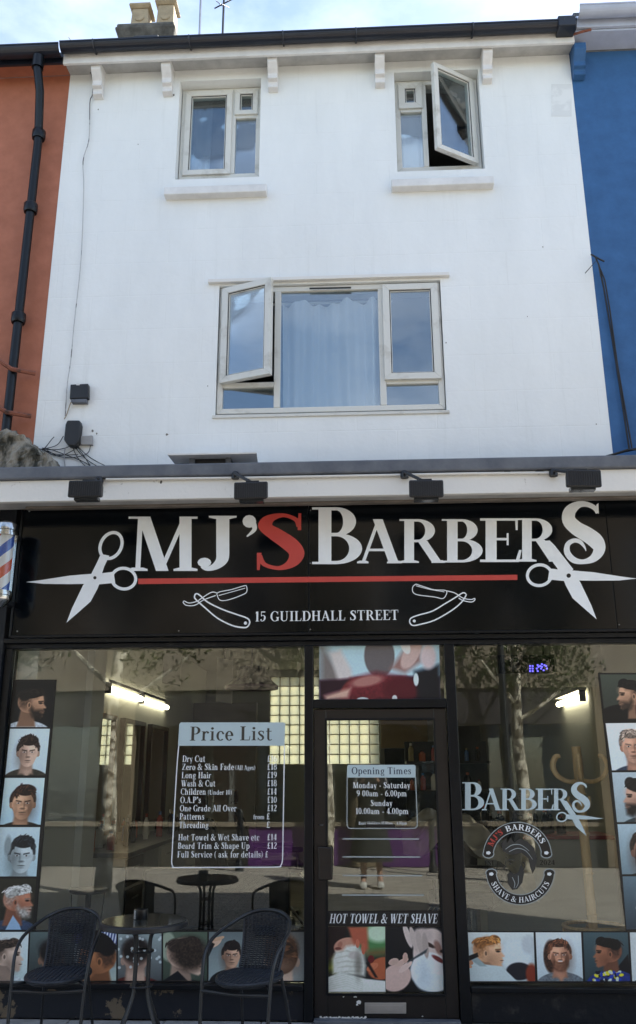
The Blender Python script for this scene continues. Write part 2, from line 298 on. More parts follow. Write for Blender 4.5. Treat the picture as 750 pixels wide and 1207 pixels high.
    if c == 'm': return 1.0, st(.15, 0, X, .14)+E(.32, .4, .21, .27, 0, 150, .13, .07)+st(.47, 0, .42, .14)+E(.64, .4, .21, .27, 0, 150, .13, .07)+st(.79, 0, .42, .14)+sf(.15, 0, .14)+sf(.47, 0, .12)+sf(.8, 0, .13)
    if c == 'n': return .68, st(.15, 0, X, .14)+E(.34, .4, .21, .27, 0, 150, .13, .07)+st(.48, 0, .42, .14)+sf(.15, 0, .14)+sf(.5, 0, .13)+bar(.02, .15, X-.02, .04)
    if c == 'o': return .6, E(.3, .33, .27, .35, 0, 360, .15, .06)
    if c == 'p': return .64, st(.15, -.28, X, .14)+E(.33, .33, .27, .35, -150, 150, .15, .06)+sf(.15, -.28, .15, True)+bar(.02, .15, X-.02, .04)
    if c == 'r': return .48, st(.15, 0, X, .14)+V([(.2, .48, .06), (.28, .62, .08), (.38, .62, .08)])+ball(.4, .57, .075)+sf(.15, 0, .15)+bar(.02, .15, X-.02, .04)
    if c == 's': return .46, V([(.38, .5, .04), (.33, .62, .06), (.2, .65, .07), (.1, .55, .11), (.16, .42, .13), (.3, .3, .15), (.36, .16, .12), (.27, .03, .08), (.14, .03, .06), (.06, .17, .05)])+[[(.37, .46), (.4, .46), (.4, .67), (.37, .67)], [(.03, 0), (.06, 0), (.06, .2), (.03, .2)]]
    if c == 't': return .42, st(.18, .1, .86, .13)+bar(.04, .38, .64, .05)+V([(.18, .14, .13), (.22, .03, .1), (.32, .01, .06), (.4, .07, .04)])
    if c == 'u': return .68, st(.15, .2, X, .14)+E(.32, .24, .22, .26, 180, 330, .14, .08)+st(.5, 0, X, .14)+bar(.5, .64, .03, .05)+bar(.02, .15, X-.02, .04)+bar(.38, .5, X-.02, .04)
    if c == 'v': return .58, L(.12, X, .3, 0, .14)+L(.3, 0, .46, X, .06)+sf(.12, X, .12, False)+sf(.46, X, .1, False)
    if c == 'w': return .84, L(.12, X, .28, 0, .14)+L(.28, 0, .42, X, .06)+L(.4, X, .56, 0, .14)+L(.56, 0, .7, X, .06)+sf(.12, X, .12, False)+sf(.7, X, .1, False)
    if c == 'y': return .58, L(.12, X, .3, 0, .14)+L(.46, X, .26, -.22, .06)+ball(.2, -.2, .07)+sf(.12, X, .12, False)+sf(.46, X, .1, False)
    if c == '0': return .58, E(.29, .5, .26, .51, 0, 360, .14, .06)
    if c == '1': return .42, st(.22)+sf(.22, 0, .17)+L(.1, .82, .2, 1, .1)
    if c == '2': return .56, V([(.1, .75, .06), (.15, .92, .07), (.3, .97, .08), (.43, .85, .14), (.42, .65, .15), (.28, .4, .1), (.1, .12, .06), (.06, .04, .05)])+bar(.05, .5, .06, .12)
    if c == '4': return .6, st(.4)+bar(.03, .55, .27, .08)+L(.07, .28, .38, .98, .06)+sf(.4, 0, .14)
    if c == '5': return .56, bar(.12, .48, .95, .1)+st(.13, .5, .98, .05)+V([(.12, .54, .05), (.28, .62, .07), (.43, .5, .14), (.44, .28, .16), (.34, .08, .1), (.18, .03, .06), (.08, .1, .06)])+ball(.11, .15, .07)
    if c == '6': return .58, E(.29, .31, .26, .32, 0, 360, .14, .06)+V([(.1, .36, .13), (.12, .6, .14), (.25, .86, .09), (.45, .98, .04)])
    if c == '8': return .58, E(.29, .27, .26, .28, 0, 360, .13, .06)+E(.29, .76, .22, .25, 0, 360, .12, .06)
    if c == '9': return .58, E(.29, .69, .26, .32, 0, 360, .14, .06)+V([(.48, .64, .13), (.46, .4, .14), (.33, .14, .09), (.13, .02, .04)])
    if c == '&': return .86, V([(.76, .56, .05), (.66, .3, .05), (.5, .1, .07), (.28, .02, .1), (.1, .12, .14), (.1, .32, .14), (.28, .5, .08), (.46, .68, .07), (.46, .88, .1), (.34, .98, .06), (.2, .9, .1), (.2, .74, .13), (.36, .45, .16), (.6, .14, .16), (.8, .01, .08)])+bar(.62, .86, .57, .05)
    if c == '£': return .6, V([(.5, .78, .06), (.42, .94, .08), (.28, .95, .09), (.2, .75, .14), (.22, .4, .13), (.18, .15, .08), (.08, .04, .05)])+bar(.06, .5, .07, .12)+bar(.06, .42, .48, .05)
    if c == '.': return .26, ball(.12, .07, .085)
    if c == "'": return .3, ball(.14, .88, .11)+V([(.2, .86, .09), (.22, .74, .07), (.1, .62, .02)])
    if c == '-': return .4, bar(.06, .34, .33, .09)
    if c == ':': return .28, ball(.13, .1, .08)+ball(.13, .52, .08)
    if c == '(': return .34, V([(.28, 1.05, .02), (.14, .8, .08), (.09, .45, .1), (.14, .1, .08), (.28, -.15, .02)])
    if c == ')': return .34, V([(.06, 1.05, .02), (.2, .8, .08), (.25, .45, .1), (.2, .1, .08), (.06, -.15, .02)])
    return .32, []
def glyph_polys(c):
    w, it = glyph(c); out = []; k = 0
    for p in it:
        if isinstance(p, tuple):
            for q in p[1]: out.append((k, q))
        else: out.append((k, p))
        k += 1
    return w, out
def text_mb(s, fn, step=.00006, mb=None):  # fn(u, v, h) -> world point;  u runs along the line in cap heights
    mb = mb or MB(); x = 0
    for c in s:
        w, ps = glyph_polys(c)
        for k, p in ps: mb.add([fn(x+u, v, k*step) for u, v in p], [tuple(range(len(p)))])
        x += w+.03
    return mb
def text_len(s): return sum(glyph(c)[0]+.03 for c in s)-.03
def text_line(s, p0, p1, cap, Y, mb=None, slant=0, bold=1):     # baseline from picture point p0 to p1, cap height in pixels
    global T, t_
    T0, t0 = T, t_; T, t_ = T*bold, t_*bold
    A = at(*p0, Y); B = at(*p1, Y); H = at(p0[0], p0[1]-cap, Y).z-A.z; n = text_len(s); e = (B-A)/n
    mb = text_mb(s, lambda u, v, h: A+e*(u+slant*v)+Vector((0, -h, H*v)), mb=mb)
    T, t_ = T0, t0
    return mb
def big_letter(c, x0, x1, ytop, ybase, Y, thick=.002):   # one raised letter filling a picture box
    w, ps = glyph_polys(c); us = [u for k, p in ps for u, v in p]; vv = [v for k, p in ps for u, v in p]
    a, b, lo, hi = min(us), max(us), min(vv), max(vv); mb = MB()
    c0, c1, c2, c3 = at(x0, ybase, Y), at(x1, ybase, Y), at(x0, ytop, Y), at(x1, ytop, Y)
    for k, p in ps:
        q = [];
        for u, v in p:
            s_, t2 = (u-a)/(b-a), (v-lo)/(hi-lo); P = c0*(1-s_)*(1-t2)+c1*s_*(1-t2)+c2*(1-s_)*t2+c3*s_*t2
            q.append(P)
        d = thick+k*.00008; n = len(q)
        mb.add([v-Vector((0, d, 0)) for v in q]+q, [tuple(range(n))]+[(i, (i+1) % n, (i+1) % n+n, i+n) for i in range(n)])
    return mb
def flat_poly(pts, Y, mb=None):             # picture outline laid on plane Y
    mb = mb or MB(); return mb.add([at(x, y, Y) for x, y in pts], [tuple(range(len(pts)))])
def px_stroke(P, Y, mb=None, k=5):          # P: (px, py, width px)
    mb = mb or MB()
    for kind, qs in g_V([(x, y, w) for x, y, w in P], k, 1.0):
        for q in qs: mb.add([at(x, y, Y) for x, y in q], [(0, 1, 2, 3)])
    return mb
def px_ring(cx, cy, rx, ry, w, Y, mb=None, ang=0, a0=0, a1=360, n=36):
    mb = mb or MB()
    def P(r1, r2, A):
        x, y = r1*math.cos(A), r2*math.sin(A); return at(cx+x*math.cos(ang)-y*math.sin(ang), cy+x*math.sin(ang)+y*math.cos(ang), Y)
    for i in range(n):
        A = R(a0+(a1-a0)*i/n); B = R(a0+(a1-a0)*(i+1)/n)
        mb.add([P(rx, ry, A), P(rx, ry, B), P(rx-w, ry-w, B), P(rx-w, ry-w, A)], [(0, 1, 2, 3)])
    return mb
def px_disc(cx, cy, r, Y, mb=None, ry=None, n=28):
    ry = ry or r; return flat_poly([(cx+r*math.cos(2*PI*i/n), cy+ry*math.sin(2*PI*i/n)) for i in range(n)], Y, mb)

# ------------------------------------------------------------------ ground, road and street opposite
tag(MB().box(-60, 60, -60, 60, -.3, -.02).build('ground', mat('ground_brown_earth', (.16, .14, .11), .9, var=.3, vscale=.5)), kind='structure')
def paving_mat(name, c1, c2, w, h, mortar=(.10, .09, .08)):
    m = mat(name, c1, .8, bump=.2, bscale=20); t = m.node_tree; n = t.nodes.new; l = t.links.new
    b = n('ShaderNodeTexBrick'); b.inputs['Scale'].default_value = 1; b.inputs['Brick Width'].default_value = w; b.inputs['Row Height'].default_value = h
    b.inputs['Mortar Size'].default_value = .006; b.inputs['Color1'].default_value = (*c1, 1); b.inputs['Color2'].default_value = (*c2, 1); b.inputs['Mortar'].default_value = (*mortar, 1)
    tc = n('ShaderNodeTexCoord'); l(tc.outputs['Object'], b.inputs['Vector']); l(b.outputs['Color'], t.nodes['Principled BSDF'].inputs['Base Color']); return m
pv = tag(MB().box(-30, 30, -14, 9, -.02, -.012).build('pavement', paving_mat('brick_paving', (.43, .39, .33), (.33, .295, .25), .22, .11)), kind='structure')
slab_m = mat('grey_paving_slab', (.30, .29, .28), .85, var=.35, vscale=7, bump=.3, bscale=30)
base = None
for r_ in range(2):
    for i in range(10):
        x0 = -3.1+i*.61+(.3 if r_ else 0); z = -.001-.004*random.random()
        if base is None: base = MB().box(0, .60, -.44, 0, -.03, 0).build('paving_slab', slab_m, pv, bevel=.005)
        o = base if (r_, i) == (0, 0) else base.copy()
        if o is not base: C.objects.link(o)
        o.parent = pv; o.location = (x0, -.045-r_*.448, z)

# ------------------------------------------------------------------ the white house
XL, XR = -2.54, 1.93; YW = .05
house = empty('terraced_house', (0, YW, 0), 'white painted three-storey terraced house above the black barber shop', 'house')
def holed_wall(x0, x1, z0, z1, holes, Y0, Y1):     # a wall with true openings and reveals
    mb = MB(); xs = sorted({x0, x1, *[h[0] for h in holes], *[h[1] for h in holes]}); zs = sorted({z0, z1, *[h[2] for h in holes], *[h[3] for h in holes]})
    solid = {}
    for i in range(len(xs)-1):
        for j in range(len(zs)-1):
            cx, cz = (xs[i]+xs[i+1])/2, (zs[j]+zs[j+1])/2
            solid[i, j] = not any(h[0] < cx < h[1] and h[2] < cz < h[3] for h in holes)
    for (i, j), s_ in solid.items():
        if not s_: continue
        a, b, c, d = xs[i], xs[i+1], zs[j], zs[j+1]
        mb.add([(a, Y0, c), (b, Y0, c), (b, Y0, d), (a, Y0, d)], [(0, 1, 2, 3)]); mb.add([(a, Y1, c), (b, Y1, c), (b, Y1, d), (a, Y1, d)], [(3, 2, 1, 0)])
        for di, dj, q in ((-1, 0, [(a, c), (a, d)]), (1, 0, [(b, c), (b, d)]), (0, -1, [(a, c), (b, c)]), (0, 1, [(a, d), (b, d)])):
            if not solid.get((i+di, j+dj), False):
                (p, r), (p2, r2) = q; mb.add([(p, Y0, r), (p2, Y0, r2), (p2, Y1, r2), (p, Y1, r)], [(0, 1, 2, 3)])
    return mb
W1 = (-1.53, -.80, 6.395, 7.44); W2 = (.385, 1.125, 6.395, 7.44); W3 = (-1.11, .70, 4.175, 5.335)
fw = holed_wall(XL, XR, 2.42, 7.56, [W1, W2, W3], YW, YW+.26).build('front_wall', M['white'], house)
bm = bmesh.new(); bm.from_mesh(fw.data); bmesh.ops.remove_doubles(bm, verts=bm.verts, dist=1e-4); bm.to_mesh(fw.data); bm.free()
# scars and chips in the render
patch = mat('grey_render_patch', (.66, .68, .68), .85, col2=(.73, .75, .75), vscale=5, ramp=(.42, .5))
for k, (px, py, w, h) in enumerate([(662, 118, 12, 19)]):
    MB().slab([(px-w, py-h), (px+w, py-h), (px+w, py+h), (px-w, py+h)], YW-.002, YW+.01).build('render_patch', patch, house)
chipm = mat('exposed_render_chip', (.22, .21, .19), .9, var=.4)
for px, py, s_ in [(652, 109, 1.1), (116, 129, .8), (205, 112, 1.2), (109, 508, 1.5), (114, 511, 1.1), (197, 512, 1.5), (245, 455, .7), (526, 404, .8), (622, 373, .6), (640, 291, .7), (163, 170, .6), (703, 500, .7)]:
    n = 9; flat_poly([(px+s_*math.cos(2*PI*i/n)*random.uniform(.6, 1.2), py+s_*math.sin(2*PI*i/n)*random.uniform(.6, 1.5)) for i in range(n)], YW-.0015).build('render_chip', chipm, house)
for x in (XL-.24, XR):                       # party walls and shell
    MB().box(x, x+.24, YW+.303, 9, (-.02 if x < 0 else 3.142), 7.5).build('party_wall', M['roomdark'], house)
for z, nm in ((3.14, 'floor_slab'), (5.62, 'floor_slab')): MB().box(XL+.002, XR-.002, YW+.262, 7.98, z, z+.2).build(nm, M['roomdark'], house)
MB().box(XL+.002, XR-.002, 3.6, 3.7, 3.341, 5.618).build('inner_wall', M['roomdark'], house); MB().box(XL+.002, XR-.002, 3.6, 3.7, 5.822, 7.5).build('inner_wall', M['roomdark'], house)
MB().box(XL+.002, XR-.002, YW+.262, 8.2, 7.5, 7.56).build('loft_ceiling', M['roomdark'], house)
gz0, gz1, gx0, gx1 = at(400, 901, 8).z, at(400, 797, 8).z, at(318, 850, 8).x, at(447, 850, 8).x
holed_wall(XL+.002, XR-.002, -.02, 7.5, [(gx0, gx1, gz0, gz1)], 8, 8.2).build('rear_wall', M['iwall'], house)
rb = MB().hexa([(XL, -.13, 7.66), (XR, -.13, 7.66), (XR, 4.4, 9.55), (XL, 4.4, 9.55), (XL, -.13, 7.605), (XR, -.13, 7.605), (XR, 4.4, 9.49), (XL, 4.4, 9.49)])
rb.hexa([(XL, 4.402, 9.55), (XR, 4.402, 9.55), (XR, 8.6, 7.5), (XL, 8.6, 7.5), (XL, 4.402, 9.49), (XR, 4.402, 9.49), (XR, 8.6, 7.44), (XL, 8.6, 7.44)])
rb.build('roof', M['slate'], house)
MB().hexa([(XL, YW+.001, 7.562), (XR, YW+.001, 7.562), (XR, -.116, 7.545), (XL, -.116, 7.545), (XL, YW+.001, 7.58), (XR, YW+.001, 7.58), (XR, -.116, 7.57), (XL, -.116, 7.57)]).build('soffit', M['soffit'], house)
MB().box(XL+.0, XR, -.145, -.117, 7.50, 7.65).build('fascia_board', M['trim'], house, bevel=.004)
def gutter(x0, x1, mt, parent, y=-.205, z=7.625, r=.06):
    mb = MB(); n = 10
    for i in range(n):
        A, B = PI+PI*i/n, PI+PI*(i+1)/n
        for q in (r, r-.008):
            mb.add([(x0, y+q*math.cos(A), z+q*math.sin(A)), (x1, y+q*math.cos(A), z+q*math.sin(A)), (x1, y+q*math.cos(B), z+q*math.sin(B)), (x0, y+q*math.cos(B), z+q*math.sin(B))], [(0, 1, 2, 3)], True)
    mb.box(x0, x1, y-r-.004, y-r+.006, z-.008, z+.006); mb.box(x0, x1, y+r-.006, y+r+.004, z-.008, z+.006)
    return mb.build('gutter', mt, parent)
g = gutter(XL-.0, XR-.0, M['gutter'], house)
for px in (112, 224, 334, 420, 558, 665): 
    x = at(px, 55, -.205).x; MB().tube([(x, -.205+.068*math.cos(a), 7.625+.068*math.sin(a)) for a in [PI*1.0+PI*i/8 for i in range(9)]], .008, 6).build('gutter_clip', M['gutter'], g)
for x in (XR-.16,): MB().box(x, x+.15, -.275, -.14, 7.55, 7.66).build('gutter_union', M['gutter'], g, bevel=.01)
mb = MB()
mb.box(-1.9, -1.68, -.22, -.12, 7.67, 7.70); mb.build('roof_edge_tile', M['slate'], house, bevel=.006)
brk_prof = [(0, 7.575), (.155, 7.535), (.155, 7.47), (.14, 7.455), (.12, 7.43), (.09, 7.40), (.085, 7.37), (.095, 7.355), (.095, 7.345), (.06, 7.335), (.055, 7.305), (.062, 7.295), (.062, 7.28), (0, 7.27)]
def bracket(x, mt, parent, w=.085, s=1):
    n = len(brk_prof); p = [(x-w/2, YW-s*a, z) for a, z in brk_prof]; q = [(x+w/2, YW-s*a, z) for a, z in brk_prof]
    return MB().add(p+q, [tuple(range(n)), tuple(range(n, 2*n))[::-1]]+[(i, i+n, (i+1) % n+n, (i+1) % n) for i in range(n)]).build('eaves_bracket', mt, parent, bevel=.004)
for px in (114, 196, 321, 448, 576): bracket(at(px, 80, -.08).x, M['bracket'], house)

def pane_frame(mb, x0, x1, z0, z1, Y, w, d=.05):     # four mitred bars
    o = [(x0, z0), (x1, z0), (x1, z1), (x0, z1)]; i_ = [(x0+w, z0+w), (x1-w, z0+w), (x1-w, z1-w), (x0+w, z1-w)]; c = .006
    for k in range(4):
        a, b = o[k], o[(k+1) % 4]; e, f = i_[(k+1) % 4], i_[k]
        mb.hexa([(a[0], Y, a[1]), (b[0], Y, b[1]), (e[0], Y, e[1]), (f[0], Y, f[1]), (a[0], Y+d, a[1]), (b[0], Y+d, b[1]), (e[0], Y+d, e[1]), (f[0], Y+d, f[1])])
    return mb
def casement(x0, x1, z0, z1, Y, parent, w=.05, name='casement', ang=0, hinge='l'):
    s_ = MB(); g_ = MB(); wz = .004; px_, py_ = (x0 if hinge == 'l' else x1), Y
    pane_frame(s_, x0, x1, z0, z1, Y, w, .045); pane_frame(s_, x0+w, x1-w, z0+w, z1-w, Y+.012, .012, .02)
    k_ = MB(); pane_frame(k_, x0+w+.0005, x1-w-.0005, z0+w+.0005, z1-w-.0005, Y+.009, .006, .004)
    g_.box(x0+w+.002, x1-w-.002, Y+.02, Y+.026, z0+w+.002, z1-w-.002)
    if ang:
        for mb in (s_, g_, k_):
            mb.v = [(px_+(x-px_)*math.cos(ang)-(y-py_)*math.sin(ang), py_+(x-px_)*math.sin(ang)+(y-py_)*math.cos(ang), z) for x, y, z in mb.v]
    k_.build('gasket', M['plastic'], parent); o = s_.build(name, M['upvc'], parent, bevel=.003); g_.build('pane', M['glassup'], parent); return o
def window(hole, Y):
    x0, x1, z0, z1 = hole; mb = MB(); zb_ = z0+(.075 if z0 > 6 else .03); pane_frame(mb, x0+.006, x1-.006, zb_, z1-.006, Y, .045, .07)
    return mb, (x0+.006, x1-.006, zb_, z1-.006)
YF = .15
# top left window
mb, (x0, x1, z0, z1) = window(W1, YF); xm = at(275, 150, YF).x; zt = at(290, 137, YF).z
mb.box(xm-.022, xm+.022, YF-.002, YF+.068, z0+.046, z1-.046); mb.box(xm+.023, x1-.046, YF-.001, YF+.066, zt-.02, zt+.02)
w = mb.build('window', M['upvc'], house, bevel=.004)
casement(x0+.035, xm-.012, z0+.035, z1-.035, YF-.02, w); casement(xm+.012, x1-.03, zt+.008, z1-.035, YF-.02, w, .045)
MB().box(xm+.02, x1-.04, YF+.02, YF+.026, z0+.04, zt-.012).build('pane', M['glassup'], w)
# top right window, its sash swung wide open
mb, (x0, x1, z0, z1) = window(W2, YF); xm = at(501, 150, YF).x; zt = at(484, 130, YF).z
mb.box(xm-.022, xm+.022, YF-.002, YF+.068, z0+.046, z1-.046); mb.box(x0+.046, xm-.023, YF-.001, YF+.066, zt-.02, zt+.02)
w = mb.build('window', M['upvc'], house, bevel=.004)
casement(x0+.03, xm-.012, zt+.008, z1-.035, YF-.02, w, .06)
MB().box(x0+.04, xm-.02, YF+.02, YF+.026, z0+.04, zt-.012).build('pane', M['glassup'], w)
casement(xm+.012, x1-.03, z0+.035, z1-.035, YF-.03, w, .045, 'open_casement', R(31), 'r')
# wide first floor window
Y3 = .075
mb, (x0, x1, z0, z1) = window(W3, Y3); xa, xb = at(327, 420, Y3).x, at(451, 420, Y3).x; zt = at(490, 449, Y3).z
for xx in (xa, xb): mb.box(xx-.025, xx+.025, Y3-.002, Y3+.068, z0+.046, z1-.046)
mb.box(x0+.046, xa-.026, Y3-.001, Y3+.066, zt-.022, zt+.022); mb.box(xb+.026, x1-.046, Y3-.001, Y3+.066, zt-.022, zt+.022)
w = mb.build('window', M['upvc'], house, bevel=.004); w['label'] = 'wide first floor window of three lights'
MB().box(xa+.02, xb-.02, Y3+.02, Y3+.026, z0+.04, z1-.04).build('pane', M['glassup'], w)
MB().box(x0+.04, xa-.02, Y3+.022, Y3+.028, z0+.04, zt-.01).build('pane', M['glassup'], w); MB().box(xb+.02, x1-.04, Y3+.022, Y3+.028, z0+.04, zt-.01).build('pane', M['glassup'], w)
casement(xb+.012, x1-.02, zt+.005, z1-.02, Y3-.03, w, .055)
casement(x0+.02, xa-.012, zt+.005, z1-.02, Y3-.035, w, .055, 'open_casement', R(-20), 'l')
MB().tube([at(365, 340, Y3-.02), at(414, 339, Y3-.02)], .007, 6).build('trickle_vent', M['blackmetal'], w)
MB().box(W3[0]-.02, W3[1]+.02, .035, .14, W3[2]-.02, W3[2]+.006).build('window_sill', M['upvc'], house, bevel=.004)
MB().box(-1.20, .775, .012, .06, 5.352, 5.385).build('lintel', M['oldwhite'], house, bevel=.005)
for a, b in ((-1.60, -.725), (.325, 1.18)): MB().box(a, b, -.03, YW+.01, 6.185, 6.262).build('window_sill', M['trim'], house, bevel=.008)
# chimney and aerials
cs_ = MB().box(-2.58, -2.02, 1.52, 2.2, 8.0, 9.42).build('chimney_stack', M['chim'], house, bevel=.02)
mb = MB(); mb.hexa([(-2.60, 1.5, 9.43), (-2.0, 1.5, 9.43), (-2.0, 2.25, 9.43), (-2.60, 2.25, 9.43), (-2.66, 1.42, 9.57), (-1.96, 1.42, 9.57), (-1.96, 2.3, 9.57), (-2.66, 2.3, 9.57)]); mb.box(-2.64, -1.98, 1.44, 2.28, 9.571, 9.63)
mb.build('chimney_coping', M['chim'], cs_, bevel=.02)
for k, x in enumerate((-2.43, -2.13)):
    zt = 10.06+.04*k; mb = MB()
    for (r0, za), (r1, zb) in (((.115, 9.63), (.112, 9.67)), ((.105, 9.671), (.092, zt-.05)), ((.10, zt-.049), (.128, zt-.02)), ((.128, zt-.019), (.122, zt+.012))):
        mb.hexa([(x-r0, 1.70-r0, za), (x+r0, 1.70-r0, za), (x+r0, 1.70+r0, za), (x-r0, 1.70+r0, za), (x-r1, 1.70-r1, zb), (x+r1, 1.70-r1, zb), (x+r1, 1.70+r1, zb), (x-r1, 1.70+r1, zb)])
    p = mb.build('chimney_pot', M['pot'], cs_, bevel=.006); p['kind'] = 'structure'; del p['kind']
    MB().tube([(x+.045*math.cos(a), 1.597, 9.87+.045*math.sin(a)) for a in [PI*i/8-PI for i in range(9)]], .010, 6).build('pot_moulding', M['pot'], cs_)
A0, A1 = at(236, 44, 1.6), at(238, -30, 1.6)
ae = empty('aerial_mast', (A0.x, 1.6, 8.3), 'thin grey mast rising beside the chimney pots', 'mast'); MB().tube([(A0.x, 1.6, 8.35), (A1.x, 1.6, A1.z)], .014, 6).build('mast', M['metal'], ae)
q0 = at(262, 8, 2.2); av = empty('television_aerial', (q0.x, 2.2, 9.0), 'dark branched television aerial against the sky right of the chimney', 'aerial')
MB().tube([at(253, 10, 2.2), at(276, -2, 2.2)], .009, 5).build('boom', M['blackmetal'], av); MB().tube([(q0.x, 2.3, 9.0), (q0.x, 2.3, 11)], .015, 6).build('pole', M['blackmetal'], av)
for a, b in (((255, 1), (262, 7)), ((262, 5), (270, 9)), ((264, -3), (271, 2))): MB().tube([at(*a, 2.1), at(*b, 2.3)], .006, 5).build('element', M['blackmetal'], av)

# ------------------------------------------------------------------ orange neighbour on the left
on = empty('orange_house', (-3.6, YW, 0), 'terracotta orange painted neighbouring house on the left with a black drainpipe', 'house')
MB().box(-7.5, XL-.002, YW+.004, YW+.3, 0, 7.56).build('front_wall', M['orange'], on)
MB().hexa([(-7.5, YW+.003, 7.565), (XL-.002, YW+.003, 7.565), (XL-.002, -.12, 7.54), (-7.5, -.12, 7.54), (-7.5, YW+.003, 7.58), (XL-.002, YW+.003, 7.58), (XL-.002, -.12, 7.56), (-7.5, -.12, 7.56)]).build('soffit', M['orange'], on)
MB().box(-7.5, XL-.002, -.145, -.122, 7.51, 7.61).build('fascia_board', M['gutter'], on)
gutter(-7.5, XL-.003, M['gutter'], on, -.205, 7.60, .07)
MB().hexa([(-7.5, -.13, 7.64), (XL-.003, -.13, 7.64), (XL-.003, 4.4, 9.5), (-7.5, 4.4, 9.5), (-7.5, -.13, 7.61), (XL-.003, -.13, 7.61), (XL-.003, 4.4, 9.45), (-7.5, 4.4, 9.45)]).build('roof', M['slate'], on)
MB().box(-7.5, -7.3, YW+.302, 9, 0, 7.4).build('side_wall', M['orange'], on)
xp = -2.735; p0 = at(46, 66, -.205)
dp = MB().tube([(p0.x, -.205, 7.52), (p0.x, -.205, 7.40), (p0.x+.02, -.15, 7.2), (xp, -.05, 6.92), (xp, -.03, 6.75), (xp, -.03, 5.2), (xp, -.03, 3.6)], .037, 12).build('drainpipe', M['black'], on)
MB().lathe([(.05, 0), (.05, .12)], p0.x, -.205, 7.40).build('hopper_outlet', M['black'], on)
for z in (6.80, 6.05, 5.0): MB().lathe([(.052, 0), (.058, .02), (.058, .08), (.05, .09)], xp, -.03, z).build('pipe_collar', M['black'], on)
rust = mat('rusty_painted_iron', (.22, .075, .045), .8, col2=(.05, .03, .025), vscale=12, ramp=(.35, .5))
for za, zb in ((4.66, 4.56), (4.28, 4.19)):
    MB().tube([(-3.1, -.02, za+.06), (-2.86, -.09, za), (-2.72, -.09, zb), (-2.56, 0, zb)], .018, 6).build('pipe_strap', rust, on)
# mossy parapet stub
mb = MB(); prof = [(-40, 512), (0, 508), (16, 506), (26, 510), (32, 519), (40, 523), (46, 532), (54, 533), (60, 542), (61, 556), (62, 575), (-40, 575)]
fr = [at(x, y, -.30) for x, y in prof]; n = len(fr); mb.add(fr+[Vector((p.x, .04, p.z)) for p in fr], [tuple(range(n)), tuple(range(n, 2*n))[::-1]]+[(i, i+n, (i+1) % n+n, (i+1) % n) for i in range(n)])
o = mb.build('old_parapet', M['stone']); q = o.modifiers.new('remesh', 'REMESH'); q.mode = 'VOXEL'; q.voxel_size = .02; tx = bpy.data.textures.new('lumps', 'CLOUDS'); tx.noise_scale = .12; q = o.modifiers.new('lumps', 'DISPLACE'); q.texture = tx; q.strength = .09; q.mid_level = .55; tx2 = bpy.data.textures.new('grit', 'CLOUDS'); tx2.noise_scale = .03; q = o.modifiers.new('grit', 'DISPLACE'); q.texture = tx2; q.strength = .03; q.mid_level = .5; tag(o, 'mossy crumbling grey parapet stub at the foot of the orange wall', 'parapet')
# ------------------------------------------------------------------ blue neighbour on the right
bl = empty('blue_house', (3.6, YW, 0), 'bright blue painted neighbouring house at the right edge with pale gutter', 'house')
MB().box(XR+.002, 7, YW+.004, YW+.3, 2.43, 7.58).build('front_wall', M['blue'], bl)
MB().hexa([(XR+.002, YW+.003, 7.60), (7, YW+.003, 7.60), (7, -.16, 7.59), (XR+.002, -.16, 7.59), (XR+.002, YW+.003, 7.62), (7, YW+.003, 7.62), (7, -.16, 7.61), (XR+.002, -.16, 7.61)]).build('soffit', M['bluetrim'], bl)
MB().box(XR+.012, 7, -.19, -.162, 7.61, 7.73).build('fascia_board', M['bluetrim'], bl, bevel=.005)
gutter(XR+.02, 7, M['bluetrim'], bl, -.255, 7.72, .065)
MB().hexa([(XR+.003, -.18, 7.78), (7, -.18, 7.78), (7, 4.4, 9.6), (XR+.003, 4.4, 9.6), (XR+.003, -.18, 7.75), (7, -.18, 7.75), (7, 4.4, 9.45), (XR+.003, 4.4, 9.45)]).build('roof', M['slate'], bl)
MB().box(6.8, 7, YW+.302, 9, 0, 7.4).build('side_wall', M['blue'], bl)
bracket(XR+.055, M['blue'], bl, .10)
MB().tube([(XR-.02, -.14, 7.58), (XR+.06, -.17, 7.58), (XR+.14, -.17, 7.60)], .012, 6).build('gutter_bracket', rust, bl)
mb = MB()
mb.tube([at(702, 303, .0), at(706, 312, .0), at(712, 340, .02), at(722, 400, .03), at(733, 470, .03), at(742, 530, .02)], .007, 6); mb.tube([at(703, 305, .0), at(713, 330, .0), at(719, 365, .02), at(728, 430, .03), at(745, 528, .02)], .006, 6)
mb.tube([at(697, 300, .02), at(706, 305, -.02), at(712, 308, .02)], .008, 6); mb.tube([at(690, 322, .0), at(704, 306, -.02), at(708, 326, .0)], .004, 5)
tag(mb.build('hanging_cable', M['cable']), 'black cables sagging down the blue wall at the right', 'cable')
mb = MB(); mb.tube([at(704, 541, -.1), at(722, 536, -.1), at(736, 532, -.1), at(760, 527, -.1)], .009, 6); mb.tube([at(722, 536, -.1), at(740, 530, -.12), at(760, 530, -.1)], .007, 6)
tag(mb.build('loose_cable', M['cable']), 'short black cable lying over the canopy at its right end', 'cable')

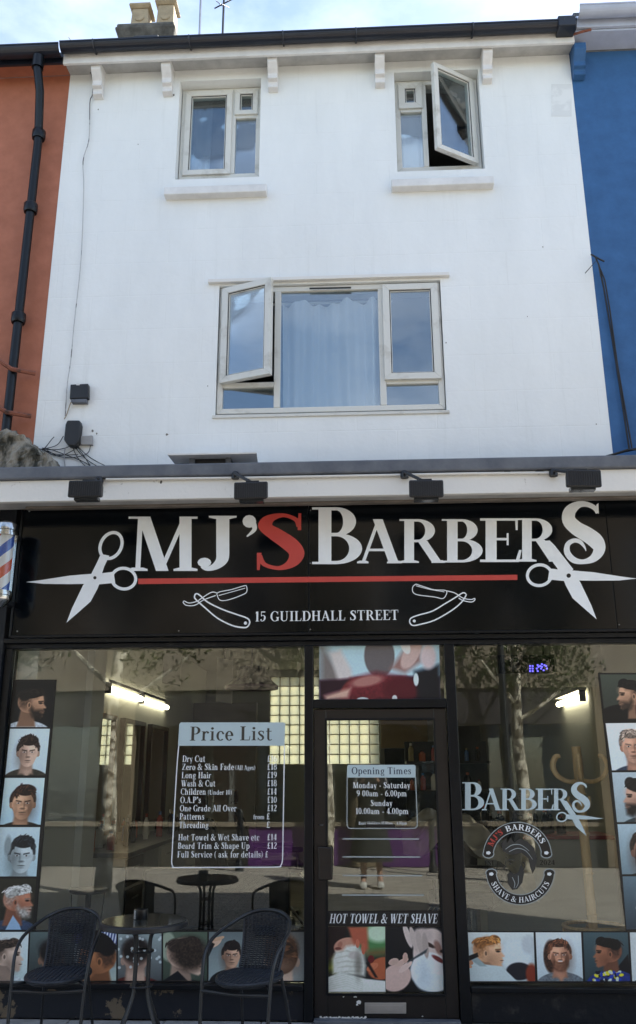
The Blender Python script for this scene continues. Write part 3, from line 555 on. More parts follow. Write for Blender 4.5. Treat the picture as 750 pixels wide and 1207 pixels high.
# ------------------------------------------------------------------ canopy over the sign
CX0, CX1 = -3.3, 3.6
can = empty('shop_canopy', (0, -.2, 3.36), 'weathered white fascia canopy with grey lead edge above the shop sign', 'canopy')
MB().box(CX0, CX1, -.46, YW-.003, 3.505, 3.60).build('lead_roof', M['lead'], can, bevel=.012)
MB().box(CX0, CX1, -.43, -.39, 3.345, 3.503).build('fascia_board', M['oldwhite'], can, bevel=.004)
MB().box(CX0, CX1, -.388, -.095, 3.392, 3.42).build('soffit', M['soffit'], can)
MB().box(-2.46, CX1, -.175, -.115, 3.374, 3.390).build('batten', mat('brown_batten', (.22, .19, .16), .7, var=.4), can, bevel=.004)
MB().tube([at(125, 565, -.445), at(300, 563, -.445), at(560, 558, -.445), at(680, 557, -.445)], .009, 8).build('conduit', M['oldwhite'], can)
flake = MB()
for px, py, w_, h_ in [(638, 557, 9, 2.2), (556, 556, 5, 1.5), (598, 556, 4, 1.2), (315, 563, 8, 1.6), (275, 562, 4, 1.3), (263, 561, 2.2, 1), (380, 561, 5, 1.4), (392, 559, 3, 1), (430, 560, 5, 1), (214, 562, 2, .8), (700, 556, 3, 1), (175, 564, 1.6, 1), (190, 568, 1.5, 2)]:
    n = 9; flat_poly([(px+w_*math.cos(2*PI*i/n)*random.uniform(.7, 1.2), py+h_*math.sin(2*PI*i/n)*random.uniform(.5, 1.3)) for i in range(n)], -.4315, flake)
tag(flake.build('peeled_patches', mat('dark_bare_wood', (.05, .045, .04), .9, var=.3), can), kind='stuff')
# flat vent cowl on the canopy
vt = empty('roof_vent', (-1.1, -.1, 3.6), 'low grey flat-topped roof vent on the canopy below the wide window', 'vent')
a, b, c, d = at(198, 542, -.25), at(303, 539, -.25), at(306, 547, 0), at(215, 550, 0)
MB().hexa([(a.x, -.27, 3.735), (b.x, -.27, 3.735), (b.x-.02, .04, 3.735), (a.x+.02, .04, 3.735), (a.x, -.27, 3.752), (b.x, -.27, 3.752), (b.x-.02, .04, 3.752), (a.x+.02, .04, 3.752)]).build('vent_cap', M['trim'], vt, bevel=.004)
MB().box(a.x+.16, b.x-.20, -.18, .03, 3.60, 3.734).build('vent_base', M['dark'], vt)
for xx in (a.x+.15, b.x-.24): MB().box(xx, xx+.04, -.20, -.181, 3.60, 3.734).build('vent_post', M['lead'], vt)
fd = MB().lathe([(.10, 0), (.095, .05), (.07, .09), (.02, .105)], at(132, 552, -.15).x, -.15, 3.60, 20).build('dome_cap', M['wlam']); tag(fd, 'small off-white dome on the canopy beside the cables', 'dome')

# floodlights
lm = mat('floodlight_glass', (.05, .055, .06), .15, var=.2)
def flood(px, py, tilt, label, arm):
    c = at(px, py, -.72); r = empty('floodlight', (c.x, -.43, 3.46), label, 'floodlight', 'black floodlights along the canopy')
    w_, h_ = .115, .062
    P = [(c.x-w_, -.78, c.z-h_), (c.x+w_, -.78, c.z-h_), (c.x+w_, -.78, c.z+h_), (c.x-w_, -.78, c.z+h_), (c.x-w_*.8, -.66, c.z-h_*.45), (c.x+w_*.8, -.66, c.z-h_*.45), (c.x+w_*.8, -.66, c.z+h_*.8), (c.x-w_*.8, -.66, c.z+h_*.8)]
    ca, sa = math.cos(tilt), math.sin(tilt)
    P = [(c.x+(x-c.x)*ca-(z-c.z)*sa, y, c.z+(x-c.x)*sa+(z-c.z)*ca) for x, y, z in P]
    h = MB().hexa(P).build('lamp_body', M['plastic'], r, bevel=.012)
    fb = MB()
    for i in range(15):
        xx = c.x-w_*.9+i*w_*.128; fb.box(xx-.0025, xx+.0025, -.784, -.781, c.z-h_*.85, c.z+h_*.8)
    if abs(tilt) > .01: fb.v = [(c.x+(x-c.x)*ca-(z-c.z)*sa, y, c.z+(x-c.x)*sa+(z-c.z)*ca) for x, y, z in fb.v]
    fb.build('cooling_fins', M['plastic'], h)
    MB().box(c.x-w_*.7, c.x+w_*.7, -.74, -.68, c.z-h_-.004, c.z-h_*.7).build('lamp_glass', lm, h)
    e = at(*arm, -.44)
    MB().lathe([(.028, 0), (.03, .03), (.02, .05)], e.x, -.455, e.z-.02, 14).build('wall_mount', M['plastic'], r)
    MB().tube([(e.x, -.45, e.z), (e.x, -.52, e.z), (c.x+.02, -.64, c.z+h_+.02), (c.x, -.70, c.z+h_)], .012, 8).build('arm', M['plastic'], r)
    MB().tube([(c.x-.05, -.70, c.z+h_*.6), (c.x-.04, -.70, c.z+h_+.025), (c.x+.04, -.70, c.z+h_+.025), (c.x+.05, -.70, c.z+h_*.6)], .008, 6).build('yoke', M['plastic'], r)
flood(103, 579, 0, 'black floodlight on the canopy nearest the barber pole', (118, 568))
flood(297, 581, R(1), 'black floodlight under the roof vent, over the letter J of the sign', (278, 562))
flood(502, 579, R(-1), 'black floodlight above the middle of the word Barbers', (477, 561))
flood(686, 567, R(-2), 'black floodlight at the right end of the canopy above the final S', (652, 559))

# boxes and cables on the wall
b1 = empty('alarm_box', (-2.2, 0, 4.4), 'small square black box high on the white wall with a grille under it', 'box')
MB().slab([(83, 453), (104, 452), (104, 469), (82, 470)], .0, .048).build('box_cover', M['plastic'], b1, bevel=.006)
MB().slab([(84, 470.5), (102, 470), (102, 474), (84, 474)], 0, .048).build('grille', M['lead'], b1); MB().slab([(90, 452), (94, 452), (94, 454), (90, 454)], -.002, .002).build('notch', M['trim'], b1)
b2 = empty('siren_box', (-2.22, 0, 4.0), 'larger black rounded plastic box where the cables gather on the white wall', 'box')
pr = [(79, 495), (94, 495), (95, 500), (93, 520), (88, 526), (80, 525), (75, 518), (77, 500)]
fr = [at(x, y, -.02) for x, y in pr]; n = len(fr); MB().add(fr+[Vector((p.x, .048, p.z)) for p in fr], [tuple(range(n)), tuple(range(n, 2*n))[::-1]]+[(i, i+n, (i+1) % n+n, (i+1) % n) for i in range(n)]).build('box_cover', M['plastic'], b2, bevel=.012, seg=3)
tag(MB().slab([(95, 514), (109, 513), (109, 524), (95, 524)], .02, .048).build('junction_box', mat('grey_box', (.32, .32, .32), .6, var=.2), bevel=.005), 'small grey junction box right of the black siren box', 'box')
def cable(P, r=.004, m_='cable', Y=.035, name='cable', lab=None):
    return MB().tube([Vector((q.x, Y-.004*math.sin(i*.8), q.z)) for i, q in enumerate(smooth_w([at(x, y, Y) for x, y in P]))], r, 6)
def smooth_w(P): return [Vector(q) for q in smooth_pts([tuple(p) for p in P], 4)]
allc = MB()
for P in [[(86, 527), (92, 540), (104, 552), (114, 558)], [(88, 526), (98, 538), (112, 548), (128, 556)], [(90, 524), (102, 536), (118, 546), (134, 553)], [(91, 526), (98, 536), (106, 548), (112, 556)],
          [(50, 528), (64, 531), (80, 537), (100, 545), (112, 553)], [(50, 529), (62, 536), (76, 536), (88, 530)], [(52, 530), (66, 530), (80, 527), (86, 524)], [(107, 525), (105, 532), (98, 537), (88, 539), (70, 538), (56, 531)],
          [(64, 515), (58, 522), (50, 531)], [(75, 514), (68, 524), (52, 529), (44, 530)], [(36, 526), (50, 530), (70, 536), (92, 536)]]:
    c_ = cable(P, .0032); allc.add(c_.v, c_.f, True)
tag(allc.build('cable_tangle', M['cable']), 'tangle of thin black cables spreading from the siren box over the white wall', 'cables')
c1 = cable([(81, 44), (90, 56), (100, 72), (109, 92), (109, 112), (106, 122), (105, 165), (98, 190), (99, 225), (96, 300), (89, 370), (84, 420), (80, 450), (77, 490)], .0042, Y=.03)
tag(c1.build('wall_cable', mat('weathered_cable', (.10, .10, .11), .6, col2=(.45, .45, .46), vscale=.9, ramp=(.5, .52))), 'thin cable running down the left edge of the white wall', 'cable')
tag(cable([(77, 528), (76, 540), (77, 552)], .005).build('cable_end', M['cablegrey']), 'pale vertical cable below the siren box down to the canopy', 'cable')
tag(cable([(84, 474), (80, 485), (76, 494)], .004).build('short_cable', mat('tan_cable', (.35, .28, .2), .6)), 'short tan cable from the square box to the siren box', 'cable')

# ------------------------------------------------------------------ shop sign
YS = -.10
sg = empty('shop_sign', (0, YS, 2.44), 'long black glossy barber shop sign with white and red lettering', 'sign')
xj1, xj2 = at(364, 670, YS).x, at(721, 670, YS).x; ZS0, ZS1 = 2.445, 3.388
for a, b in ((-2.495, xj1-.002), (xj1+.002, xj2-.002), (xj2+.002, 3.5)): MB().box(a, b, YS, YS+.03, ZS0, ZS1).build('sign_panel', M['sign'], sg, bevel=.0015)
MB().box(-2.51, 3.5, YS-.012, YS+.02, ZS0-.018, ZS0-.002).build('sign_edge', M['black'], sg, bevel=.002)
MB().box(-2.512, -2.497, YS-.012, YS+.02, ZS0-.018, 3.385).build('sign_edge', M['black'], sg, bevel=.002)
for xx, zz in ((xj1, .02), (xj1, .5), (xj1, .9), (xj2, .03), (xj2, .94), (-2.47, .03), (-2.47, .93), (-1.3, .02)):
    X_, Z_ = xx+.012, ZS0+zz; MB().add([(X_+.006*math.cos(a*PI/4), YS-.001, Z_+.006*math.sin(a*PI/4)) for a in range(8)]+[(X_+.004*math.cos(a*PI/4), YS-.004, Z_+.004*math.sin(a*PI/4)) for a in range(8)],
        [tuple(range(8)), tuple(range(8, 16))]+[(a, (a+1) % 8, (a+1) % 8+8, a+8) for a in range(8)]).build('screw', M['metal'], sg)
def letters(spec, Y, parent, mt, thick, red=()):
    for i, (c, x0, x1, yt, yb) in enumerate(spec):
        big_letter(c, x0, x1, yt, yb, Y, thick).build('letter', M['redv'] if i in red else mt, parent)
SPEC = [('M', 151, 233, 609, 673), ('J', 233, 279, 608, 673), ("'", 286, 303, 607, 633), ('S', 303, 359, 605, 672), ('B', 368, 427, 598, 665), ('A', 421, 474, 612, 664), ('R', 471, 525, 612, 663.5),
        ('B', 521, 569, 612, 663), ('E', 566, 615, 611, 662.5), ('R', 610, 663, 611, 662)]
letters(SPEC, YS, sg, M['vinyl'], .0012, (3,))
def final_S(ox, oy, k, Y):                  # the S with a curled tail, in sign picture coordinates (origin 590,580 scaled 4.6875)
    P = [(533, 118, 12), (520, 88, 26), (478, 68, 28), (430, 70, 40), (385, 105, 66), (378, 155, 74), (420, 200, 78), (480, 235, 84), (530, 275, 84), (545, 320, 66), (515, 365, 44), (460, 385, 26), (405, 375, 34), (370, 335, 34), (372, 290, 28), (405, 268, 24), (440, 275, 22), (465, 305, 12), (473, 326, 3)]
    Q = [(ox+((x/4.6875+590)-662)*k, oy+((y/4.6875+580)-662)*k, w_/4.6875*k) for x, y, w_ in P]
    mb = px_stroke(Q, Y-.0012); return mb
final_S(662, 662, 1, YS).build('letter', M['vinyl'], sg)
flat_poly([(703, 595), (705.5, 593), (706, 606), (703, 603)], YS-.0013).build('letter_serif', M['vinyl'], sg)
MB().slab([(163, 682), (610, 677.5), (610, 683.5), (163, 688.5)], YS-.001, YS-.0001).build('red_stripe', M['redv'], sg)
def scissors(px, py, s, k, Y, handle=True):   # pivot, mirror sign, scale
    f = lambda x, y: (px+s*x*k, py+y*k); e = .00008
    mb = MB()
    flat_poly([f(*p) for p in [(-81, 4), (-62, 1.5), (-30, -3.5), (0, -6), (4, 0), (0, 6), (-30, 6.5), (-60, 6.2)]], Y-.0010, mb)           # long blade
    flat_poly([f(*p) for p in [(-33.5, 52), (-27, 35), (-14, 8), (-7, -2), (7, 2), (3, 12), (-5, 27), (-22, 42)]], Y-.0010-e, mb)              # lower blade
    flat_poly([f(*p) for p in [(-4, -5), (22, -8), (24, 5), (2, 7)]], Y-.0010-2*e, mb)
    if handle: flat_poly([f(*p) for p in [(-7, 0), (3, -20), (7, -29), (17, -27), (11, -14), (5, 4)]], Y-.0010-3*e, mb)
    c = f(34, 0); px_ring(c[0], c[1], 16*k, 14*k, 3.6*k, Y-.0010-4*e, mb, ang=s*R(8))
    if handle: c = f(19, -39); px_ring(c[0], c[1], 14*k, 18*k, 3.8*k, Y-.0010-5*e, mb, ang=s*R(28))
    return mb
scissors(112, 682, 1, 1, YS).build('scissors', M['vinyl'], sg); px_disc(112, 681, 1.9, YS-.0018).build('scissor_pivot', M['blackv'], sg)
mb = scissors(670, 678, -1, 1, YS, False); flat_poly([(636, 638), (648, 637), (654, 643), (676, 671), (669, 679), (660, 674), (644, 652)], YS-.0014, mb); mb.build('scissors', M['vinyl'], sg)
px_disc(670.5, 678.5, 2.6, YS-.0018).build('scissor_pivot', M['blackv'], sg)
def outl(P, w0, ox, oy, Y, mb): return px_stroke([(ox+x/4.1667, oy+y/4.1667, w0) for x, y in P], Y, mb, 4)
mb = MB()
outl([(455, 515), (462, 500), (480, 505), (520, 540), (590, 575), (660, 600), (715, 620), (727, 640), (715, 662), (690, 665), (640, 655), (570, 620), (510, 570), (465, 530), (455, 515)], 1.7, 120, 580, YS-.001, mb)
outl([(565, 500), (580, 490), (640, 478), (700, 460), (712, 465), (712, 490), (690, 505), (620, 530), (580, 530), (565, 500)], 1.0, 120, 580, YS-.0011, mb)
outl([(575, 508), (640, 490), (704, 472)], .8, 120, 580, YS-.00115, mb)
outl([(565, 495), (540, 492), (500, 515), (470, 535), (430, 545), (405, 535), (402, 545), (420, 557), (460, 555), (500, 530), (560, 508)], 1.1, 120, 580, YS-.0012, mb)
px_disc(289.5, 734.5, 1.9, YS-.0013, mb); mb.build('razor_emblem', M['vinyl'], sg)
mb = MB()
outl([(455, 500), (440, 495), (400, 520), (350, 550), (290, 585), (220, 605), (185, 620), (180, 640), (195, 655), (230, 650), (300, 630), (380, 585), (430, 545), (455, 510), (455, 500)], 1.5, 440, 580, YS-.001, mb)
outl([(210, 452), (195, 465), (195, 490), (220, 505), (300, 515), (345, 522), (360, 485), (300, 480), (250, 465), (210, 452)], 1.0, 440, 580, YS-.0011, mb); outl([(210, 460), (280, 478), (350, 490)], .8, 440, 580, YS-.00115, mb)
outl([(360, 485), (400, 495), (440, 520), (480, 528), (498, 522), (498, 532), (480, 540), (440, 532), (420, 520)], 1.1, 440, 580, YS-.0012, mb)
px_disc(488.5, 732, 1.7, YS-.0013, mb); mb.build('razor_emblem', M['vinyl'], sg)
text_line('15 GUILDHALL STREET', (300.5, 732.5), (470.5, 730.5), 11.6, YS-.001, bold=.92).build('address_line', M['vinyl'], sg)

# ------------------------------------------------------------------ shopfront joinery
FB = .21; FT = 2.39                           # bottom and top of the glass
shop = empty('shopfront', (0, 0, 0), 'black timber shopfront with large panes and a central glazed door', 'shopfront')
SX0, SX1 = -2.63, 3.5; xm0, xm1 = -.395, -.335; xn0, xn1 = .585, .655
MB().box(SX0, SX1, -.085, .08, 2.392, 2.425).build('head_beam', M['black'], shop, bevel=.004)
MB().box(SX0, SX1, -.045, .09, 2.36, 2.3915).build('transom_bar', M['navy'], shop, bevel=.004)
MB().box(-2.69, -2.555, -.09, .12, 0, 3.42).build('pilaster', M['navy'], shop, bevel=.006)
MB().box(-2.86, -2.693, -.12, .05, 0, 3.40).build('pier', M['oldwhite'], shop, bevel=.006)
MB().box(-2.553, -2.50, -.05, .07, 0, 2.358).build('jamb', M['black'], shop, bevel=.004)
for a, b, y in ((xm0, xm1, -.06), (xn0, xn1, -.06)): MB().box(a, b, y, .07, .0, 2.358).build('mullion', M['black'], shop, bevel=.004)
MB().box(2.30, 2.36, -.06, .07, 0, 2.358).build('mullion', M['black'], shop, bevel=.004); MB().box(2.36, 3.5, -.03, .10, 0, 2.358).build('side_panel', M['navy'], shop)
# low stall risers, the left one with tan noise patches in its colour
def riser_mat():
    m = mat('patchy_black_riser', (.012, .014, .02), .5, col2=(.13, .10, .07), vscale=3.4, bump=.35, bscale=18, ramp=(.40, .415), detail=9, spec=.25); return m
riser = riser_mat(); riser2 = M['navy']
MB().box(-2.498, xm0-.002, -.035, .07, 0, FB-.035).build('stall_riser', riser, shop, bevel=.004); MB().box(xn1+.002, 2.298, -.035, .07, 0, FB-.035).build('stall_riser', riser2, shop, bevel=.004)
MB().box(-2.498, xm0-.002, -.075, .07, FB-.034, FB-.002).build('sill', M['black'], shop, bevel=.006); MB().box(xn1+.002, 2.298, -.075, .07, FB-.034, FB-.002).build('sill', M['black'], shop, bevel=.006)
MB().box(-2.498, xm0-.002, .0, .006, FB, 2.358).build('window_pane', M['glass'], shop); MB().box(xn1+.002, 2.298, .0, .006, FB, 2.358).build('window_pane', M['glass'], shop)
MB().box(xm1+.001, xn0-.001, -.055, .06, 1.925, 1.985).build('door_head', M['black'], shop, bevel=.004)
MB().box(xm1+.002, xn0-.002, .0, .006, 1.986, 2.358).build('transom_pane', M['glass'], shop)
# door
dx0, dx1 = xm1+.003, xn0-.003; dg0, dg1 = at(385.3, 1000, 0).x, at(517.5, 1000, 0).x; dz1 = at(450, 848, 0).z; dz0 = at(450, 1171, 0).z
dm = MB(); dm.box(dx0, dg0, -.03, .03, .02, 1.92); dm.box(dg1, dx1, -.03, .03, .02, 1.92); dm.box(dg0, dg1, -.03, .03, dz1, 1.92); dm.box(dg0, dg1, -.029, .03, .02, dz0)
door = dm.build('door', M['brown'], shop, bevel=.004)
MB().box(dg0+.001, dg1-.001, .0, .006, dz0+.001, dz1-.001).build('door_pane', M['glass'], door)
mb = MB(); pane_frame(mb, dg0-.008, dg1+.008, dz0-.008, dz1+.008, -.038, .016, .01); mb.build('glazing_bead', M['black'], door, bevel=.002)
MB().slab([(375, 998), (392, 999), (392, 1037), (376, 1038)], -.075, -.031).build('handle', M['brown'], door, bevel=.006)
MB().slab([(430, 1182), (479, 1182), (479, 1195), (430, 1195)], -.040, -.030).build('letter_plate', M['plate'], door, bevel=.003)
MB().slab([(433, 1185), (476, 1185), (476, 1192), (433, 1192)], -.043, -.0405).build('letter_flap', M['plate'], door, bevel=.002)
MB().lathe([(.014, 0), (.016, .006)], at(379, 971, -.03).x, -.031, at(379, 973, -.03).z, 14).build('door_lock', M['metal'], door)
MB().box(dx0, dx1, -.10, .05, .0, .018).build('threshold', M['lead'], shop, bevel=.003)
mb = MB()
for px, py, w_, h_ in [(419, 1175, 2.2, 1.2), (423, 1181, 2.6, 3), (405, 1175, 1, .8), (421, 1184, 1.8, 1.5), (498, 1198, 1.2, .8)]:
    flat_poly([(px+w_*math.cos(2*PI*i/8)*random.uniform(.5, 1.3), py+h_*math.sin(2*PI*i/8)*random.uniform(.5, 1.3)) for i in range(8)], -.0305, mb)
for i in range(26):
    px = 376+i*2.2; py = 1201-abs(math.sin(i*1.3))*2; flat_poly([(px+random.uniform(1, 2.4)*math.cos(2*PI*k/7), py+random.uniform(.4, 1.8)*math.sin(2*PI*k/7)) for k in range(7)], -.0308-.0001*i, mb)
tag(mb.build('paint_chips', M['trim'], door), kind='stuff')

# ------------------------------------------------------------------ window graphics
VY = -.0006
def deco(name, px, py, label, cat): return empty(name, tuple(at(px, py, 0)), label, cat)
pl = deco('price_list', 270, 1022, 'white and pale blue price list lettered on the left shop window', 'price list')
hd = [(213.5, 851.5), (335, 851.5), (336.5, 853), (335.5, 879), (210, 879), (211.5, 853.5)]
flat_poly(hd, VY, None).build('header_band', M['paleblue'], pl)
text_line('Price List', (223.5, 873), (321, 872.5), 16.5, VY-.0004).build('heading', M['darkv'], pl)
mb = px_stroke([(211, 878, 1.3), (209, 900, 1.3), (206, 950, 1.3), (203, 1006, 1.3), (202.5, 1016, 1.3), (204, 1021, 1.3), (209, 1022.5, 1.3), (270, 1022.3, 1.3), (325, 1022, 1.3), (331, 1020, 1.3), (333, 1014, 1.3), (333.5, 1000, 1.3), (334.5, 940, 1.3), (335.5, 879, 1.3)], VY, None, 6)
mb.build('border', M['vinyl'], pl)
for s_, x0, x1, y, pr in [('Dry Cut', 215, 242, 898, '£16'), ('Zero & Skin Fade', 214.5, 276, 907.6, '£18'), ('Long Hair', 214, 249, 917.3, '£19'), ('Wash & Cut', 213.5, 254, 927, '£18'), ('Children', 213, 243, 936.7, '£14'), ("O.A.P's", 212.5, 237, 946.5, '£10'),
                         ('One Grade All Over', 212, 279, 956.3, '£12'), ('Patterns', 211.5, 241, 966, ' £'), ('Threading', 211, 246, 976, ' £'), ('Hot Towel & Wet Shave etc', 210, 306, 990.6, '£14'), ('Beard Trim & Shape Up', 209.5, 294.5, 1000.5, '£12'), ('Full Service ( ask for details) £', 209, 316.5, 1010.7, '')]:
    mb = text_line(s_, (x0, y), (x1, y), 7.4, VY)
    if pr: q = 326.5 if len(pr) == 3 else 319; text_line(pr, (q-11.5 if len(pr) == 3 else q-8, y-.2), (q, y-.2), 7.4, VY).build('price', M['vinyl'], pl)
    if s_ == 'Zero & Skin Fade': text_line('(All Ages)', (277.5, y), (301, y), 5.6, VY).build('price_note', M['vinyl'], pl)
    if s_ == 'Children': text_line('(Under 10)', (245, y), (273.5, y), 5.6, VY).build('price_note', M['vinyl'], pl)
    if s_ == 'Patterns': text_line('from', (298.5, y-.4), (312, y-.4), 5.6, VY).build('price_note', M['vinyl'], pl)
    mb.build('price_line', M['vinyl'], pl)
ot = deco('opening_times', 448, 976, 'pale opening times notice lettered on the door glass', 'notice')
flat_poly([(411, 901.5), (488.5, 901.5), (490, 903), (490, 916.5), (409, 916.5), (409.5, 903)], VY).build('header_band', M['paleblue'], ot)
text_line('Opening Times', (414.5, 912.5), (485, 912.5), 8.2, VY-.0004).build('heading', mat('navy_vinyl', (.02, .03, .07), .4), ot)
px_stroke([(409.3, 916, 1), (409.3, 950, 1), (409.2, 970, 1), (410.5, 975, 1), (415, 976.4, 1), (450, 976.4, 1), (485, 976.4, 1), (490.5, 975, 1), (492, 970, 1), (491, 940, 1), (490, 916, 1)], VY).build('border', M['greyv'], ot)
for s_, x0, x1, y, cp in [('Monday - Saturday', 416, 484, 929, 7), ('9 00am - 6.00pm', 420.5, 480, 938.6, 7), ('Sunday', 437, 463, 950, 7), ('10.00am - 4.00pm', 419.5, 482, 959.5, 7), ('Bank Holidays 10.00am - 4.00pm', 423, 480, 972, 3.6)]:
    text_line(s_, (x0, y), (x1, y), cp, VY).build('times_line', M['vinyl'], ot)
flat_poly([(431, 971.6), (466, 971.6), (466, 975.5), (431, 975.5)], VY-.0008).build('black_strip', M['blackv'], ot)
for x0, x1, y in ((404, 494, 988.8), (404, 495.5, 1010), (404, 498, 1032), (403.5, 500, 1055)):
    tag(flat_poly([(x0, y-.8), (x1, y-.5), (x1, y+.9), (x0, y+.7)], VY).build('safety_stripe', M['greyv']), {988.8: 'topmost thin pale stripe across the door glass', 1010: 'second thin pale stripe from the top of the door glass', 1032: 'third thin pale stripe from the top of the door glass', 1055: 'lowest thin pale stripe across the door glass'}[y], 'stripe', 'pale stripes on the door glass')
hb = deco('shave_banner', 454, 1092, 'black band with hot towel and wet shave in white italics on the door', 'banner')
flat_poly([(385.5, 1073.5), (520, 1073), (521, 1092), (385.5, 1092)], VY).build('band', M['blackv'], hb)
text_line('HOT TOWEL & WET SHAVE', (388, 1088.2), (515.5, 1088.2), 11, VY-.0004, slant=.22, bold=1.05).build('band_lettering', M['vinyl'], hb)
bb_ = deco('barbers_lettering', 620, 957, 'pale blue barbers lettering with scissors on the right shop window', 'lettering')
k = .4405; f = lambda x, y, K=(697-545)/(716-368.): (545+(x-368)*K, y)
for c, x0, x1, y0, y1 in SPEC[4:]:
    X0, X1 = 545+(x0-368)*.437, 545+(x1-368)*.437
    big_letter(c, X0, X1, (922 if c == 'B' and x0 == 368 else 929.5), 955, VY, .0006).build('letter', M['paleblue'], bb_)
P = [(533, 118, 12), (520, 88, 26), (478, 68, 28), (430, 70, 40), (385, 105, 66), (378, 155, 74), (420, 200, 78), (480, 235, 84), (530, 275, 84), (545, 320, 66), (515, 365, 44), (460, 385, 26), (405, 375, 34), (370, 335, 34), (372, 290, 28), (405, 268, 24), (440, 275, 22), (465, 305, 12), (473, 326, 3)]
px_stroke([(674+((x-345)/4.6875)*.43, 922+(y-55)/4.6875*.49, w_/4.6875*.45) for x, y, w_ in P], VY-.0006).build('letter', M['paleblue'], bb_)
mb = scissors(677, 963, -1, .43, VY, False); flat_poly([(663, 944), (668, 944), (679, 960), (675, 963), (670, 958)], VY-.0014, mb); mb.build('scissors', M['paleblue'], bb_)
# round badge: two arched black bands and a bearded head
bd = deco('round_badge', 612, 1068, 'round black badge with bearded head and arched lettering on the right window', 'badge')
def arc_band(cx, cy, r0, r1, a0, a1, Y, mb=None, n=30, sy=1.0):
    mb = mb or MB(); P = lambda r, a: at(cx+r*math.cos(a), cy-r*sy*math.sin(a), Y)
    for i in range(n):
        A, B = R(a0+(a1-a0)*i/n), R(a0+(a1-a0)*(i+1)/n); mb.add([P(r0, A), P(r0, B), P(r1, B), P(r1, A)], [(0, 1, 2, 3)])
    return mb
def arc_text(s_, cx, cy, r, a0, a1, cap, Y, inside=False, sy=1.0):
    n = text_len(s_); L_ = R(a1-a0)
    def fn(u, v, h):
        a = R(a0)+L_*u/n; rr = r+(-1 if inside else 1)*cap*v; return at(cx+rr*math.cos(a), cy-rr*sy*math.sin(a), Y-h)
    return text_mb(s_, fn)
ca, cb_ = (610, 1009.5), (613.5, 1026)
for (cx, cy), a0, a1 in ((ca, 7, 173), (cb_, 187, 353)):
    arc_band(cx, cy, 28.3, 40.8, a0, a1, VY).build('band_outline', M['greyv'], bd); arc_band(cx, cy, 29.2, 39.9, a0+1, a1-1, VY-.0004).build('arched_band', M['blackv'], bd)
    for s_ in (-1, 1):
        ex, ey = cx+s_*34.2, cy-(4.2 if a0 < 90 else -4.2); px_disc(ex, ey+(1.5 if a0 < 90 else -1.5), 7.2, VY-.0002, ry=5.2, n=9).build('band_end', M['greyv'], bd); px_disc(ex, ey+(1.2 if a0 < 90 else -1.2), 6.2, VY-.0006, ry=4.4, n=9).build('band_end', M['blackv'], bd); px_disc(ex, ey, 3, VY-.0009, ry=2.3, n=5).build('leaf_ornament', M['vinyl'], bd)
arc_text("MJ'S", ca[0], ca[1], 31.3, 159, 121, 6.8, VY-.0008).build('arched_lettering', M['redv'], bd); arc_text("BARBERS", ca[0], ca[1], 31.3, 114, 27, 6.8, VY-.0008).build('arched_lettering', M['vinyl'], bd)
arc_text("SHAVE & HAIRCUTS", cb_[0], cb_[1], 37.8, 203, 337, 6.4, VY-.0008, True).build('arched_lettering', M['vinyl'], bd)
text_line('EST.', (571.5, 1020), (585, 1020), 5.5, VY).build('badge_lettering', M['blackv'], bd); text_line('2024', (636.5, 1019.5), (654.5, 1019.5), 5.8, VY).build('badge_lettering', M['blackv'], bd)
mb = MB(); flat_poly([(593, 1003), (591, 994), (596, 988), (598, 994), (602, 987), (606, 993), (613, 988.5), (622, 992), (630, 1000), (633, 1012), (631, 1024), (628, 1030), (625, 1022), (623, 1012), (615, 1005), (605, 1007.5), (599, 1007)], VY-.0004, mb)
flat_poly([(598, 1031), (602, 1027), (606, 1030), (611, 1028), (615, 1018), (618, 1028), (616, 1040), (610, 1048), (604, 1049), (599, 1042)], VY-.00044, mb)
px_stroke([(598, 1014, 1.4), (603, 1013, 2), (607, 1015, 1.3)], VY-.0004, mb); px_stroke([(600, 1018, 2.2), (605, 1018.5, 1)], VY-.00044, mb); px_stroke([(597, 1010, .8), (596, 1018, 1), (594, 1024, 1.1), (598, 1027, .9)], VY-.0004, mb); px_stroke([(616, 1016, 1), (619, 1020, 1.4), (616, 1027, 1)], VY-.00042, mb)
tag(mb.build('bearded_head', M['headv'], bd), kind='stuff')
mb = MB()
for P in ([(596, 1001, .7), (604, 996, .9), (614, 996, .7), (624, 1003, .4)], [(600, 1004, .6), (610, 1000, .9), (620, 1003, .6), (628, 1013, .4)], [(604, 1034, .6), (607, 1041, .8), (606, 1047, .4)], [(611, 1032, .5), (611, 1041, .7), (608, 1047, .4)]): px_stroke(P, VY-.0012, mb)
tag(mb.build('hair_highlights', M['greyv'], bd), kind='stuff')

